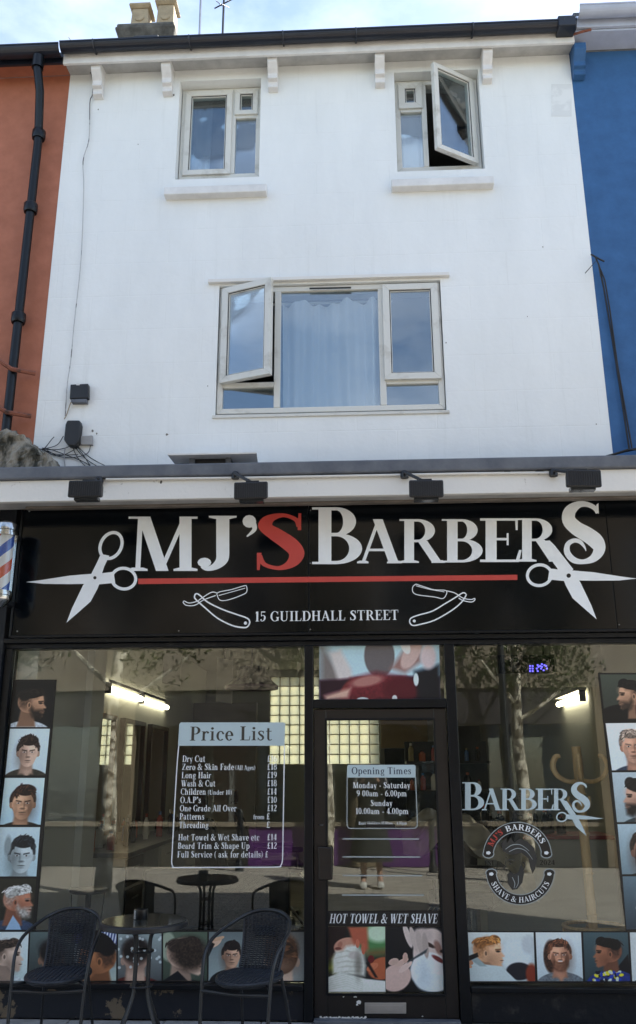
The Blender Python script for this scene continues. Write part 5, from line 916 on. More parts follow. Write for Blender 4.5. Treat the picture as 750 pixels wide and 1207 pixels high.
MB().lathe([(.082, 0), (.082, H*.03), (.074, H*.035), (.074, H*.06), (.084, H*.065), (.084, H*.1), (.078, H*.14), (.05, H*.17), (.02, H*.18)], bx, -.32, zt-H*.16, 32).build('chrome_cap', M['chrome'], bp)
MB().lathe([(.03, 0), (.06, H*.05), (.076, H*.09), (.076, H*.13), (.084, H*.135), (.084, H*.165), (.074, H*.17), (.074, H*.19)], bx, -.32, zb, 32).build('chrome_base', M['chrome'], bp)
for z in (zb+H*.1, zt-H*.1): MB().box(bx-.02, bx+.02, -.26, -.091, z-.02, z+.02).build('bracket', M['blackmetal'], bp, bevel=.004)

# ------------------------------------------------------------------ cafe table and chairs
tbl = empty('cafe_table', (-1.215, -1.0, 0), 'round dark metal table between the two black chairs outside the window', 'table')
MB().lathe([(.228, 0), (.24, .006), (.24, .026), (.233, .032)], -1.215, -1, .688, 48).build('tabletop_rim', M['blackmetal'], tbl)
MB().lathe([(.230, 0), (.230, .0035)], -1.215, -1, .7205, 48).build('tabletop', mat('smoked_table_glass', (.028, .03, .027), .10, var=.3, vscale=5), tbl)
for k in range(4):
    a = PI/4+k*PI/2+.2; c_, s_ = math.cos(a), math.sin(a)
    MB().tube(smooth_w([(-1.215+r*c_, -1+r*s_, z) for r, z in ((.14, .688), (.065, .66), (.05, .56), (.05, .44), (.055, .36), (.10, .26), (.18, .12), (.25, .01))]), .0105, 8).build('leg', M['blackmetal'], tbl)
for z in (.40, .57): MB().tube([(-1.215+.056*math.cos(a), -1+.056*math.sin(a), z) for a in [2*PI*i/20 for i in range(20)]], .006, 6, close=True).build('leg_ring', M['blackmetal'], tbl)
ash = empty('ashtray', (-1.19, -.97, .724), 'small black pot with a pale label standing on the cafe table', 'pot')
px0 = at(166, 1083, -.97); MB().lathe([(.036, 0), (.038, .004), (.038, .05), (.034, .051), (.033, .01)], px0.x, -.97, .7242, 24).build('pot_body', M['blackv'], ash)
mb = MB()
for i in range(5): a = PI*1.12+i*.12; mb.add([(px0.x+.0384*math.cos(b), -.97+.0384*math.sin(b), z) for b, z in ((a, .727), (a+.12, .727), (a+.12, .772), (a, .772))], [(0, 1, 2, 3)])
mb.build('pot_label', mat('speckled_label', (.6, .6, .58), .5, col2=(.08, .08, .09), vscale=220, ramp=(.5, .56)), ash)
def chair():
    r = bpy.data.objects.new('bistro_chair', None); C.objects.link(r); r.empty_display_size = .1
    hoop = [(-.25, -.24, 0), (-.262, -.225, .22), (-.272, -.20, .45), (-.285, -.16, .58), (-.29, -.06, .655), (-.265, .08, .70), (-.2, .2, .745), (-.1, .25, .775), (0, .262, .782)]
    hoop += [(-x, y, z) for x, y, z in hoop[-2::-1]]
    MB().tube(smooth_w(hoop), .0125, 10).build('frame_hoop', M['blackmetal'], r)
    ring = [(.205*math.cos(a)*(1+.06*math.sin(a)**2), -.02+.205*math.sin(a), .432) for a in [2*PI*i/28 for i in range(28)]]
    MB().tube(ring, .011, 8, close=True).build('seat_ring', M['blackmetal'], r)
    for s_ in (-1, 1):
        MB().tube(smooth_w([(s_*.17, .13, .43), (s_*.19, .2, .25), (s_*.215, .27, 0)]), .0115, 8).build('rear_leg', M['blackmetal'], r)
        MB().tube([(s_*.268, -.20, .425), (s_*.2, -.12, .425)], .009, 8).build('stretcher', M['blackmetal'], r)
    MB().tube([(-.266, -.212, .40), (0, -.222, .395), (.266, -.212, .40)], .008, 8).build('stretcher', M['blackmetal'], r)
    seat = MB(); sr = .225                    # woven seat: ribbons over and under one another
    def top(x, y): return .452-.10*(x*x+y*y)+.012*0
    nst = 22
    for i in range(nst):
        y = -sr+2*sr*(i+.5)/nst; w_ = math.sqrt(max(0, sr*sr-y*y))*1.04; pts = [(-w_+2*w_*j/10, y-.02, top(-w_+2*w_*j/10, y)) for j in range(11)]
        for a, b in zip(pts, pts[1:]): seat.hexa([(a[0], a[1]-.0085, a[2]), (b[0], b[1]-.0085, b[2]), (b[0], b[1], b[2]+.005), (a[0], a[1], a[2]+.005), (a[0], a[1]+.0085, a[2]-.001), (b[0], b[1]+.0085, b[2]-.001), (b[0], b[1]+.002, b[2]-.008), (a[0], a[1]+.002, a[2]-.008)])
    for i in range(13):
        x = -sr+2*sr*(i+.5)/13; w_ = math.sqrt(max(0, sr*sr-x*x)); seat.tube([(x, -w_+2*w_*j/8-.02, top(x, -w_+2*w_*j/8)+.003) for j in range(9)], .0042, 5)
    seat.tube([(sr*1.0*math.cos(a)*1.03, -.02+sr*math.sin(a), .443) for a in [2*PI*i/30 for i in range(30)]], .013, 8, close=True)
    s_ = seat.build('woven_seat', M['rattan'], r); s_['kind'] = 'stuff'
    bk = MB(); nr = 27
    def bp_(u, v):                            # u -1..1 across, v 0..1 up
        hw = .165+.025*v-.03*(v > .9)*(v-.9)*10*0; x = u*hw; y = .165+.07*v-.035*u*u*(1-.3*v)+.03*math.sin(v*2.6)-.03; z = .45+(.325-.04*u*u)*v; return Vector((x, y+.01, z))
    for i in range(nr):
        v = (i+.5)/nr; pts = [bp_(-1+2*j/12, v)+Vector((0, .0035*(1 if (i+j) % 2 else -1), 0)) for j in range(13)]
        for a, b in zip(pts, pts[1:]):
            h_ = Vector((0, 0, .0050)); t2 = Vector((0, .003, 0)); bk.hexa([a-h_-t2, b-h_-t2, b+h_-t2, a+h_-t2, a-h_+t2, b-h_+t2, b+h_+t2, a+h_+t2])
    for i in range(13): u = -1+2*i/12; bk.tube([bp_(u, j/10)+Vector((0, -.002, 0)) for j in range(11)], .0055 if 0 < i < 12 else .008, 5)
    for rr in range(4):                       # raised zigzag band woven into the back
        for j in range(6):
            u0 = -.5+j*.17; v0 = .58+.045*rr; a = bp_(u0, v0); b = bp_(u0+.13, v0+.035); bk.tube([a+Vector((0, -.011, 0)), b+Vector((0, -.013, 0))], .0055, 5)
    b_ = bk.build('woven_back', M['rattan'], r); b_['kind'] = 'stuff'
    for o in r.children:
        for v in o.data.vertices: v.co.x *= .72; v.co.z = v.co.z if v.co.z < .44 else .44+(v.co.z-.44)*.86
    return r
ch = chair(); CG = 'black woven bistro chairs outside the shop'
ch.location = (-1.69, -.93, 0); ch.rotation_euler.z = R(3); tag(ch, 'black woven bistro chair nearest the left picture edge, under the photo column', 'chair', CG)
c2 = copy_tree(ch); c2.location = (-.625, -.95, 0); c2.rotation_euler.z = R(-16); tag(c2, 'black woven bistro chair between the round table and the door, turned slightly', 'chair', CG)

# ------------------------------------------------------------------ inside the shop
tag(MB().box(-2.53, 3.4, .09, 8, -.011, .012).build('shop_floor', M['ifloor']), kind='structure')
MB().box(-2.53, 2.36, .36, 7.98, 3.10, 3.135).build('ceiling', M['iceil'], house)
MB().box(-2.535, -2.52, .10, 7.98, .013, 3.09).build('lining_wall', M['iwall'], house); MB().box(2.29, 2.36, .13, 7.98, .013, 3.09).build('lining_wall', M['iwall'], house)
MB().box(-2.518, -2.30, 1.25, 1.6, .013, 3.09).build('chimney_breast', M['iwall2'], house); MB().box(-2.518, -2.36, .10, 1.249, .013, 3.09).build('chimney_breast', M['iwall2'], house)
MB().box(XR, 2.5, 8, 8.2, -.02, 3.139).build('rear_wall', M['iwall'], house)
MB().box(2.2, 2.288, .11, 1.9, .013, 3.09).build('window_return', M['iwall2'], house)
MB().box(.30, 1.9, 7.80, 7.975, 1.86, 3.09).build('tan_bulkhead', M['iwall3'], house); MB().box(.35, 1.55, 7.86, 7.975, .9, 1.85).build('rear_dark_panel', M['dark'], house)
# glass block window
gb = empty('glass_block_window', ((gx0+gx1)/2, 8.05, gz0), 'bright window of square glass blocks in the rear wall, seen through the door and left pane', 'window')
gm = bpy.data.materials.new('glass_block'); gm.use_nodes = True; t = gm.node_tree; t.nodes.clear(); n = t.nodes.new; l = t.links.new
o_ = n('ShaderNodeOutputMaterial'); a1 = n('ShaderNodeBsdfTranslucent'); a1.inputs['Color'].default_value = (.85, .82, .66, 1); a2 = n('ShaderNodeBsdfGlossy'); a2.inputs['Roughness'].default_value = .15; a3 = n('ShaderNodeMixShader'); a3.inputs['Fac'].default_value = .12
nz = n('ShaderNodeTexNoise'); nz.inputs['Scale'].default_value = 9; tc = n('ShaderNodeTexCoord'); l(tc.outputs['Object'], nz.inputs['Vector']); rp = n('ShaderNodeValToRGB'); rp.color_ramp.elements[0].color = (.42, .5, .5, 1); rp.color_ramp.elements[1].color = (.95, .85, .6, 1); l(nz.outputs['Fac'], rp.inputs['Fac']); l(rp.outputs[0], a1.inputs['Color'])
tp = n('ShaderNodeBsdfTransparent'); tp.inputs['Color'].default_value = (.8, .85, .8, 1); a4 = n('ShaderNodeMixShader'); a4.inputs['Fac'].default_value = .08; l(a1.outputs[0], a4.inputs[1]); l(tp.outputs[0], a4.inputs[2])
l(a4.outputs[0], a3.inputs[1]); l(a2.outputs[0], a3.inputs[2]); l(a3.outputs[0], o_.inputs['Surface'])
nx = 11; nz_ = max(4, round((gz1-gz0)/((gx1-gx0)/nx))); w_ = (gx1-gx0)/nx; h_ = (gz1-gz0)/nz_; first = None
for i in range(nx):
    for j in range(nz_):
        x, z = gx0+(i+.5)*w_, gz0+(j+.5)*h_
        if first is None: first = MB().box(x-w_*.45, x+w_*.45, 8.02, 8.10, z-h_*.45, z+h_*.45).build('glass_block', gm, gb, bevel=.012); x_, z_ = x, z
        else: o = first.copy(); C.objects.link(o); o.location = (x-x_, 0, z-z_)
mb = MB()
for i in range(nx+1): mb.box(gx0+i*w_-w_*.05, gx0+i*w_+w_*.05, 8.03, 8.09, gz0, gz1)
for j in range(nz_+1): mb.box(gx0, gx1, 8.035, 8.085, gz0+j*h_-h_*.05, gz0+j*h_+h_*.05)
mb.build('grout_grid', mat('grout', (.35, .30, .2), .9), gb)
# strip lamps
tube_l = emit('lamp_tube', (1.0, .86, .60), 3.2)
def strip(x, z, y0, y1, n_, label):
    r = empty('strip_lamp', (x, y0, z), label, 'lamp', 'strip lamps on the side walls')
    L_ = (y1-y0)/n_
    for i in range(n_):
        MB().tube([(x, y0+i*L_+.03, z), (x, y0+(i+1)*L_-.03, z)], .03, 12).build('tube', tube_l, r)
        MB().box(x-.03, x+.03, y0+i*L_, y0+i*L_+.025, z-.05, z+.06).build('end_cap', M['dark'], r)
    MB().box(x-(.04 if x > 0 else -.0), x+(.04 if x < 0 else 0)*0+.0+.04*(x > 0), y0, y1, z+.06, z+.09).build('batten', M['wlam'], r)
A_, B_ = at(112, 807, 1.35), None
zt_ = 2.30; 
def on_height(px, py, z): d = FW*F_PX+RT*(px-375)-UP*(py-603.5); return CAM+d*((z-CAM.z)/d.z)
a, b = on_height(114, 811, 2.30), on_height(208, 834, 2.30); strip((a.x+b.x)/2, 2.30, a.y, b.y, 2, 'long yellowish double strip lamp seen through the left window')
def on_x(px, py, x): d = FW*F_PX+RT*(px-375)-UP*(py-603.5); return CAM+d*((x-CAM.x)/d.x)
a, b = on_x(687, 820, 2.23), on_x(658, 831, 2.23); strip(2.23, (a.z+b.z)/2, a.y, b.y, 1, 'short yellowish strip lamp seen through the right window')
# mirrors along the left wall
for k, (y0, y1) in enumerate(((1.75, 2.65), (2.95, 3.85), (4.15, 5.05))):
    r = empty('wall_mirror', (-2.50, y0, .95), ['wood-framed wall mirror nearest the left window', 'middle wood-framed mirror on the left shop wall', 'farthest wood-framed mirror on the left shop wall'][k], 'mirror', 'mirrors on the left shop wall')
    MB().box(-2.505, -2.485, y0+.04, y1-.04, .98, 2.0).build('mirror_glass', M['mirror'], r); mb = MB()
    for q in ((y0, y0+.045, .93, 2.05), (y1-.045, y1, .93, 2.05), (y0+.046, y1-.046, .93, .975), (y0+.046, y1-.046, 2.005, 2.05)): mb.box(-2.515, -2.46, *q)
    mb.build('mirror_frame', M['wood' if k == 0 else 'dark'], r)
# work counter
wc = empty('work_counter', (-2.3, 1.8, 0), 'white drawer units under a dark worktop along the left shop wall', 'counter')
MB().box(-2.515, -2.02, 1.7, 5.6, .80, .84).build('worktop', M['dark'], wc, bevel=.004)
for k, y in enumerate((1.75, 3.05, 4.35)):
    u_ = MB().box(-2.515, -2.06, y, y+.62, .02, .798).build('drawer_unit', M['wlam'], wc, bevel=.004)
    for j in range(3): MB().box(-2.059, -2.045, y+.02, y+.6, .06+j*.25, .28+j*.25).build('drawer', M['wlam'] if k else M['dark'], u_); MB().tube([(-2.035, y+.22, .2+j*.25), (-2.035, y+.4, .2+j*.25)], .008, 6).build('drawer_handle', M['metal'], u_)
bc = [(.45, .12, .06), (.30, .05, .05), (.55, .55, .52), (.02, .02, .025), (.05, .12, .3), (.02, .02, .02), (.6, .6, .6), (.25, .2, .1)]
bms = [mat('bottle_plastic_%s' % 'abcdefgh'[i], c, .25) for i, c in enumerate(bc)]
def bottle(x, y, z, i, h, label, grp):
    r = empty('bottle', (x, y, z), label, 'bottle', grp); w_ = .026+.008*(i % 3)
    MB().lathe([(w_, 0), (w_*1.03, .01), (w_*1.03, h*.68), (w_*.45, h*.82), (w_*.42, h*.86)], x, y, z, 14).build('bottle_body', bms[i % 8], r); MB().lathe([(w_*.48, 0), (w_*.48, h*.14)], x, y, z+h*.862, 12).build('cap', bms[(i+3) % 8], r)
ORD = ['nearest the window', 'second from the window', 'third from the window', 'fourth from the window', 'fifth from the window', 'sixth from the window', 'seventh from the window', 'eighth from the window', 'ninth from the window', 'tenth from the window', 'eleventh from the window', 'twelfth from the window', 'thirteenth from the window', 'fourteenth from the window', 'fifteenth from the window', 'farthest from the window']
BCN = ['orange-red', 'red', 'cream', 'black', 'blue', 'glossy black', 'white', 'tan']
for i in range(16): k = [0, 1, 2, 3, 5, 3, 4, 6][i % 8]; bottle(-2.44+.16*random.random()+.1*(i % 2), 1.78+i*.21, .842, k, random.uniform(.14, .26), '%s grooming bottle on the dark left worktop, %s' % (BCN[k], ORD[i]), 'grooming bottles on the left worktop')
# pedestal stool
st = empty('pedestal_table', (-2.05, .75, 0), 'small black round-topped pedestal with a looped cable, behind the left chair', 'pedestal table')
ps = at(105, 1047, .75); MB().lathe([(.13, 0), (.14, .01), (.14, .022), (.13, .03)], ps.x, .75, ps.z-.03, 24).build('top', M['blackmetal'], st); MB().tube([(ps.x, .75, .03), (ps.x, .75, ps.z-.03)], .022, 10).build('column', M['blackmetal'], st)
MB().lathe([(.04, 0), (.04, .07)], ps.x, .75, .35, 14).build('collar', M['blackmetal'], st); MB().lathe([(.16, 0), (.15, .015), (.03, .03)], ps.x, .75, .012, 24).build('foot', M['blackmetal'], st)
MB().tube(smooth_w([(ps.x-.12, .72, ps.z-.04), (ps.x-.10, .70, ps.z-.16), (ps.x-.03, .70, ps.z-.24)]), .004, 5).build('cable_loop', M['cable'], st); MB().tube(smooth_w([(ps.x+.13, .72, ps.z-.02), (ps.x+.12, .7, ps.z-.2), (ps.x+.08, .7, .2)]), .005, 5).build('cable_loop', M['cable'], st)
# barber chairs
def bchair():
    r = bpy.data.objects.new('barber_chair', None); C.objects.link(r)
    MB().box(-.27, .27, -.28, .26, .44, .58).build('seat', M['dark'], r, bevel=.04); MB().hexa([(-.25, .22, .56), (.25, .22, .56), (.23, .42, 1.12), (-.23, .42, 1.12), (-.25, .32, .56), (.25, .32, .56), (.23, .50, 1.12), (-.23, .50, 1.12)]).build('backrest', M['dark'], r, bevel=.03)
    MB().box(-.13, .13, .44, .54, 1.16, 1.32).build('headrest', M['dark'], r, bevel=.03)
    for s_ in (-1, 1): MB().box(s_*.31-.035, s_*.31+.035, -.26, .26, .66, .72).build('armrest', M['dark'], r, bevel=.02); MB().tube([(s_*.31, -.2, .66), (s_*.29, -.2, .5)], .014, 8).build('arm_post', M['chrome'], r)
    MB().lathe([(.30, 0), (.28, .04), (.07, .07), (.06, .42)], 0, 0, .012, 28).build('base', M['chrome'], r); MB().box(-.2, .2, -.55, -.42, .14, .18).build('footrest', M['chrome'], r, bevel=.01); MB().tube([(-.15, -.25, .45), (-.15, -.5, .18)], .014, 8).build('footrest_arm', M['chrome'], r); MB().tube([(.15, -.25, .45), (.15, -.5, .18)], .014, 8).build('footrest_arm', M['chrome'], r)
    return r
b1_ = bchair(); b1_.location = (-1.05, 2.2, 0); b1_.rotation_euler.z = R(120); tag(b1_, 'black barber chair nearest the left window', 'barber chair', 'barber chairs')
b2_ = copy_tree(b1_); b2_.location = (-1.0, 4.2, 0); b2_.rotation_euler.z = R(105); tag(b2_, 'black barber chair farther back behind the price list', 'barber chair', 'barber chairs')
b3_ = copy_tree(b1_); b3_.location = (.86, 1.7, 0); b3_.rotation_euler.z = R(-110); tag(b3_, 'black barber chair draped with a silvery cape behind the right window', 'barber chair', 'barber chairs')
# low dark waiting bench behind the left pane
bn = empty('waiting_bench', (-.9, .75, 0), 'low black padded bench behind the left window, right of the counter', 'bench')
MB().box(-1.62, -.55, .62, .80, .42, .82).build('bench_back', M['dark'], bn, bevel=.03); MB().box(-1.62, -.55, .801, 1.25, .22, .42).build('bench_seat', M['dark'], bn, bevel=.03)
# silvery cape thrown over the chair
cape = bmesh.new(); g2 = bmesh.ops.create_grid(cape, x_segments=26, y_segments=26, size=.5)
for v in cape.verts:
    x, y = v.co.x, v.co.y; v.co = Vector((.80+x*1.0, 1.35+y*.9, 1.16-.55*abs(x+.1)**1.3-.5*abs(y)**1.5+.05*math.sin(x*16+y*5)+.03*math.sin(y*23-x*7)-.15*x))
me = bpy.data.meshes.new('cape'); cape.to_mesh(me); cape.free(); me.materials.append(mat('silver_cape', (.42, .38, .30), .35, var=.2, vscale=9)); me.polygons.foreach_set('use_smooth', [True]*len(me.polygons))
o = bpy.data.objects.new('cutting_cape', me); C.objects.link(o); tag(o, 'silvery beige cutting cape draped over the right barber chair', 'cape')
# bamboo coat stand
cx = at(692, 1000, .34); X0 = cx.x
cst = empty('coat_stand', (X0, .34, 0), 'honey-coloured bamboo coat stand with curved hooks behind the right window', 'coat stand')
ztop = at(679, 880, .34).z; zb2 = at(695, 1092, .34).z
MB().tube([(X0, .34, .02), (X0-.01, .34, (ztop)*.5), (X0-.015, .34, ztop)], .033, 12).build('pole', M['bamboo'], cst)
for z in np.arange(.3, ztop-.1, .26): MB().lathe([(.034, 0), (.038, .008), (.034, .016)], X0-.006, .34, z, 12).build('pole_node', M['bamboo'], cst)
for k in range(6):
    a = k*PI/3+.25; c_, s_ = math.cos(a), math.sin(a); zc = at(680, 915, .34).z
    MB().tube(smooth_w([(X0+r*c_, .34+r*s_, zc+z) for r, z in ((.02, -.03), (.10, -.035), (.18, .0), (.215, .07), (.19, .13), (.16, .14))]), .015, 8).build('hook', M['bamboo'], cst)
for k in range(3):
    a = k*2*PI/3+.8; c_, s_ = math.cos(a), math.sin(a); MB().tube(smooth_w([(X0+r*c_, .34+r*s_, 1.28+z) for r, z in ((.02, -.02), (.07, -.02), (.1, .02), (.09, .05))]), .009, 8).build('lower_hook', M['bamboo'], cst)
for z in (zb2, zb2-.05): MB().tube([(X0+.2*math.cos(a), .34+.2*math.sin(a), z) for a in [2*PI*i/30 for i in range(30)]], .014, 6, close=True).build('base_ring', M['bamboo'], cst)
for k in range(5):
    a = k*2*PI/5+.3; MB().tube([(X0+.02*math.cos(a), .34+.02*math.sin(a), zb2-.02), (X0+.2*math.cos(a), .34+.2*math.sin(a), zb2-.02), (X0+.22*math.cos(a), .34+.22*math.sin(a), .02)], .011, 6).build('base_leg', M['bamboo'], cst)
# right side: desk, shelves, bottles, red towel, clock
dk = empty('reception_desk', (1.5, 2.2, 0), 'pale reception desk behind the right window with a red top edge', 'desk')
MB().box(1.05, 2.18, 2.0, 2.5, .012, .93).build('desk_body', M['iwall'], dk, bevel=.01); MB().box(1.03, 2.19, 1.98, 2.52, .931, .965).build('desk_top', mat('red_laminate', (.30, .02, .03), .35), dk, bevel=.005)
LORD = ['leftmost', 'second from the left', 'third from the left', 'fourth from the left', 'fifth from the left', 'sixth from the left', 'seventh from the left', 'eighth from the left', 'ninth from the left', 'tenth from the left', 'rightmost']
for i in range(11): k = [5, 3, 5, 7, 3, 2, 5, 3][i % 8]; bottle(1.10+i*.068, 2.2+.1*(i % 2), .967, k, random.uniform(.14, .28), '%s bottle on the reception desk, %s' % (BCN[k], LORD[i]), 'bottles on the reception desk')
sh = empty('wall_shelf', (.9, 5.4, 1.2), 'dark shelving unit at the back of the right side of the shop', 'shelving')
MB().box(.55, 1.6, 5.45, 5.5, .6, 1.88).build('shelf_back', M['dark'], sh)
for z in (.6, .925, 1.25, 1.6): MB().box(.55, 1.6, 5.1, 5.449, z, z+.03).build('shelf_board', M['dark'], sh)
for i in range(14): bottle(.62+(i % 7)*.14, 5.25, (1.282, 1.632)[i // 7], i, random.uniform(.12, .24), '%s bottle on the %s rear shelf, %s' % (BCN[i % 8], ('lower', 'upper')[i // 7], LORD[i % 7] if i % 7 < 6 else 'rightmost'), 'bottles on the rear shelving')
ck = empty('led_clock', (.9, 3.5, 2.2), 'black wall display with blue lit dots at the top of the right window', 'display')
q0, q1 = at(586, 772, 2.6), at(655, 793, 2.6); MB().box(q0.x, q1.x, 2.6, 2.66, q1.z, q0.z).build('display_case', M['dark'], ck, bevel=.01)
ld = emit('blue_led', (.12, .10, .9), 1.0); mb = MB()
for px, py in [(625, 785), (628, 785), (625, 788), (628, 788), (625, 791), (628, 791), (634, 791), (633, 788), (635, 786), (637, 785), (639, 786), (639, 783), (638, 788), (642, 784), (644, 785), (645, 788), (641, 790), (634, 784)]: 
    q = at(px, py, 2.595); mb.box(q.x-.007, q.x+.007, 2.594, 2.6, q.z-.007, q.z+.007)
mb.build('lit_dots', ld, ck)
MB().tube([(q0.x+.1, 2.63, q0.z), (q0.x+.1, 2.63, 3.09)], .012, 6).build('hanger', M['dark'], ck); MB().tube([(q1.x-.1, 2.63, q0.z), (q1.x-.1, 2.63, 3.09)], .012, 6).build('hanger', M['dark'], ck)
lp = at(297, 806, 2.2); pd = empty('pendant_lamp', (lp.x, 2.2, lp.z), 'wide pendant lampshade with a purple rim hanging above the price list', 'lamp')
MB().lathe([(.25, 0), (.245, .015), (.15, .10), (.13, .19), (.02, .2)], lp.x, 2.2, lp.z-.03, 32).build('shade', mat('mottled_shade', (.25, .25, .22), .6, col2=(.03, .03, .03), vscale=14, ramp=(.45, .52)), pd); MB().lathe([(.255, 0), (.255, .03)], lp.x, 2.2, lp.z-.05, 32).build('rim', mat('purple_rim', (.06, .015, .06), .5), pd); MB().tube([(lp.x, 2.2, lp.z+.16), (lp.x, 2.2, 3.09)], .005, 5).build('flex', M['cable'], pd)
for (pa, pb), lb in ((((196, 756), (208, 806)), 'narrow pale hanging picture left of the pendant lamp'), (((258, 776), (270, 828)), 'narrow pale hanging picture just left of the pendant shade')):
    a, b = at(*pa, 3.0), at(*pb, 3.0); r = empty('hanging_picture', (a.x, 3, b.z), lb, 'picture'); MB().hexa([(a.x, 2.9, b.z), (b.x, 3.2, b.z), (b.x, 3.2, a.z), (a.x, 2.9, a.z), (a.x, 2.93, b.z), (b.x, 3.23, b.z), (b.x, 3.23, a.z), (a.x, 2.93, a.z)]).build('picture_face', M['wlam'], r, bevel=.01); MB().tube([((a.x+b.x)/2, 3.05, a.z), ((a.x+b.x)/2, 3.05, 3.09)], .006, 5).build('hanger', M['cable'], r)
# rear partition with dark doorway
pt = empty('rear_partition', (-1.9, 7, 0), 'dark partition and doorway at the back of the shop', 'partition')
MB().box(-2.51, -1.56, 6.9, 6.98, .012, 2.5).build('partition_panel', M['roomdark'], pt); MB().box(.9, 1.88, 6.0, 6.08, .012, 3.05).build('partition_panel', M['roomdark'], pt); MB().box(1.1, 1.6, 5.97, 5.998, .012, 2.1).build('door_leaf', M['dark'], pt)
# curtains upstairs
def curtain(x0, x1, z0, z1, y, label, fold=18, amp=.02):
    n = int((x1-x0)*90); mb = MB(); vs_ = []
    for j in range(7):
        for i in range(n+1): u = i/n; v = j/6; vs_.append((x0+(x1-x0)*u+.012*math.sin(u*9+v*2)*v, y+amp*math.sin(u*fold*2+math.sin(u*7)*1.5)+.4*amp*math.sin(u*fold*5), z1+(z0-z1)*v))
    mb.add(vs_, [(j*(n+1)+i, j*(n+1)+i+1, (j+1)*(n+1)+i+1, (j+1)*(n+1)+i) for j in range(6) for i in range(n)], True)
    o = mb.build('net_curtain', M['net']); tag(o, label, 'curtain')
curtain(xa+.03, xb-.02, 4.2, 5.24, .19, 'white gathered net curtain behind the wide middle pane', 9, .055)
curtain(W1[0]+.07, W1[0]+.27, 6.44, 7.42, .235, 'white curtain strip behind the top left window', 6)
curtain(W2[0]+.02, W2[0]+.27, 6.44, 7.2, .235, 'white patterned curtain behind the fixed light of the top right window', 5)
for x, z, y in ((xa, 5.27, .27),): tag(MB().tube([(x-.1, y-.02, z), (xb+.1, y-.02, z)], .01, 8).build('curtain_rail', M['trim']), 'pale curtain rail across the wide first floor window', 'rail')

# ------------------------------------------------------------------ the other side of the street (seen mirrored in the glass)
op = empty('stone_building', (0, -9.4, 0), 'tan stone building across the street with a purple shop base, mirrored in the windows', 'building')
stone = mat('brown_ashlar', (.27, .225, .17), .8, var=.25, vscale=3, bump=.2)
holes = [(x, x+1.0, 3.9, 5.7) for x in (-7.2, -4.9, -2.6, .3, 2.6, 4.9)]
holed_wall(-9, 8, 3.1, 7.0, holes, -9.4, -9.7).build('upper_wall', stone, op); MB().box(-9, 8, -9.46, -9.2, 2.9, 3.098).build('string_course', stone, op); MB().box(-9.1, 8.1, -9.7, -9.15, 7.0, 7.25).build('cornice', stone, op)
MB().box(-9, 8, -17, -9.72, 0, 6.95).build('rear_mass', M['roomdark'], op)
for h_ in holes:
    mb = MB(); pane_frame(mb, h_[0], h_[1], h_[2], h_[3], -9.52, .09, .06); mb.box(h_[0]+.09, h_[1]-.09, -9.515, -9.46, 4.77, 4.83); f_ = mb.build('window', M['trim'], op); MB().box(h_[0]+.09, h_[1]-.09, -9.56, -9.55, h_[2]+.09, h_[3]-.09).build('pane', M['glassup'], f_)
purple = mat('purple_paint', (.10, .03, .15), .45, var=.2)
dkr = mat('dark_riser', (.04, .038, .035), .5, var=.3)
for x0, x1, pm_ in ((-9, -4.4, dkr), (-4.0, -1.95, dkr), (-1.948, -.2, purple), (.2, 1.3, purple), (1.302, 4.0, dkr), (4.4, 8, dkr)): MB().box(x0, x1, -9.44, -9.3, 0, .62).build('stall_riser', pm_, op); MB().box(x0, x1, -9.46, -9.26, .621, .69).build('sill', stone, op); MB().box(x0+.05, x1-.05, -9.42, -9.41, .69, 2.3).build('shop_pane', M['glassup'], op)
for x0, x1 in ((-4.4, -4.0), (-.2, .2), (4.0, 4.4)): MB().box(x0, x1, -9.46, -9.18, 0, 2.9).build('pilaster', mat('tan_stone', (.22, .17, .11), .8, var=.3), op)
MB().box(-9, 8, -9.44, -9.25, 2.3, 2.9).build('fascia', mat('dark_fascia', (.05, .045, .05), .4, var=.3), op)
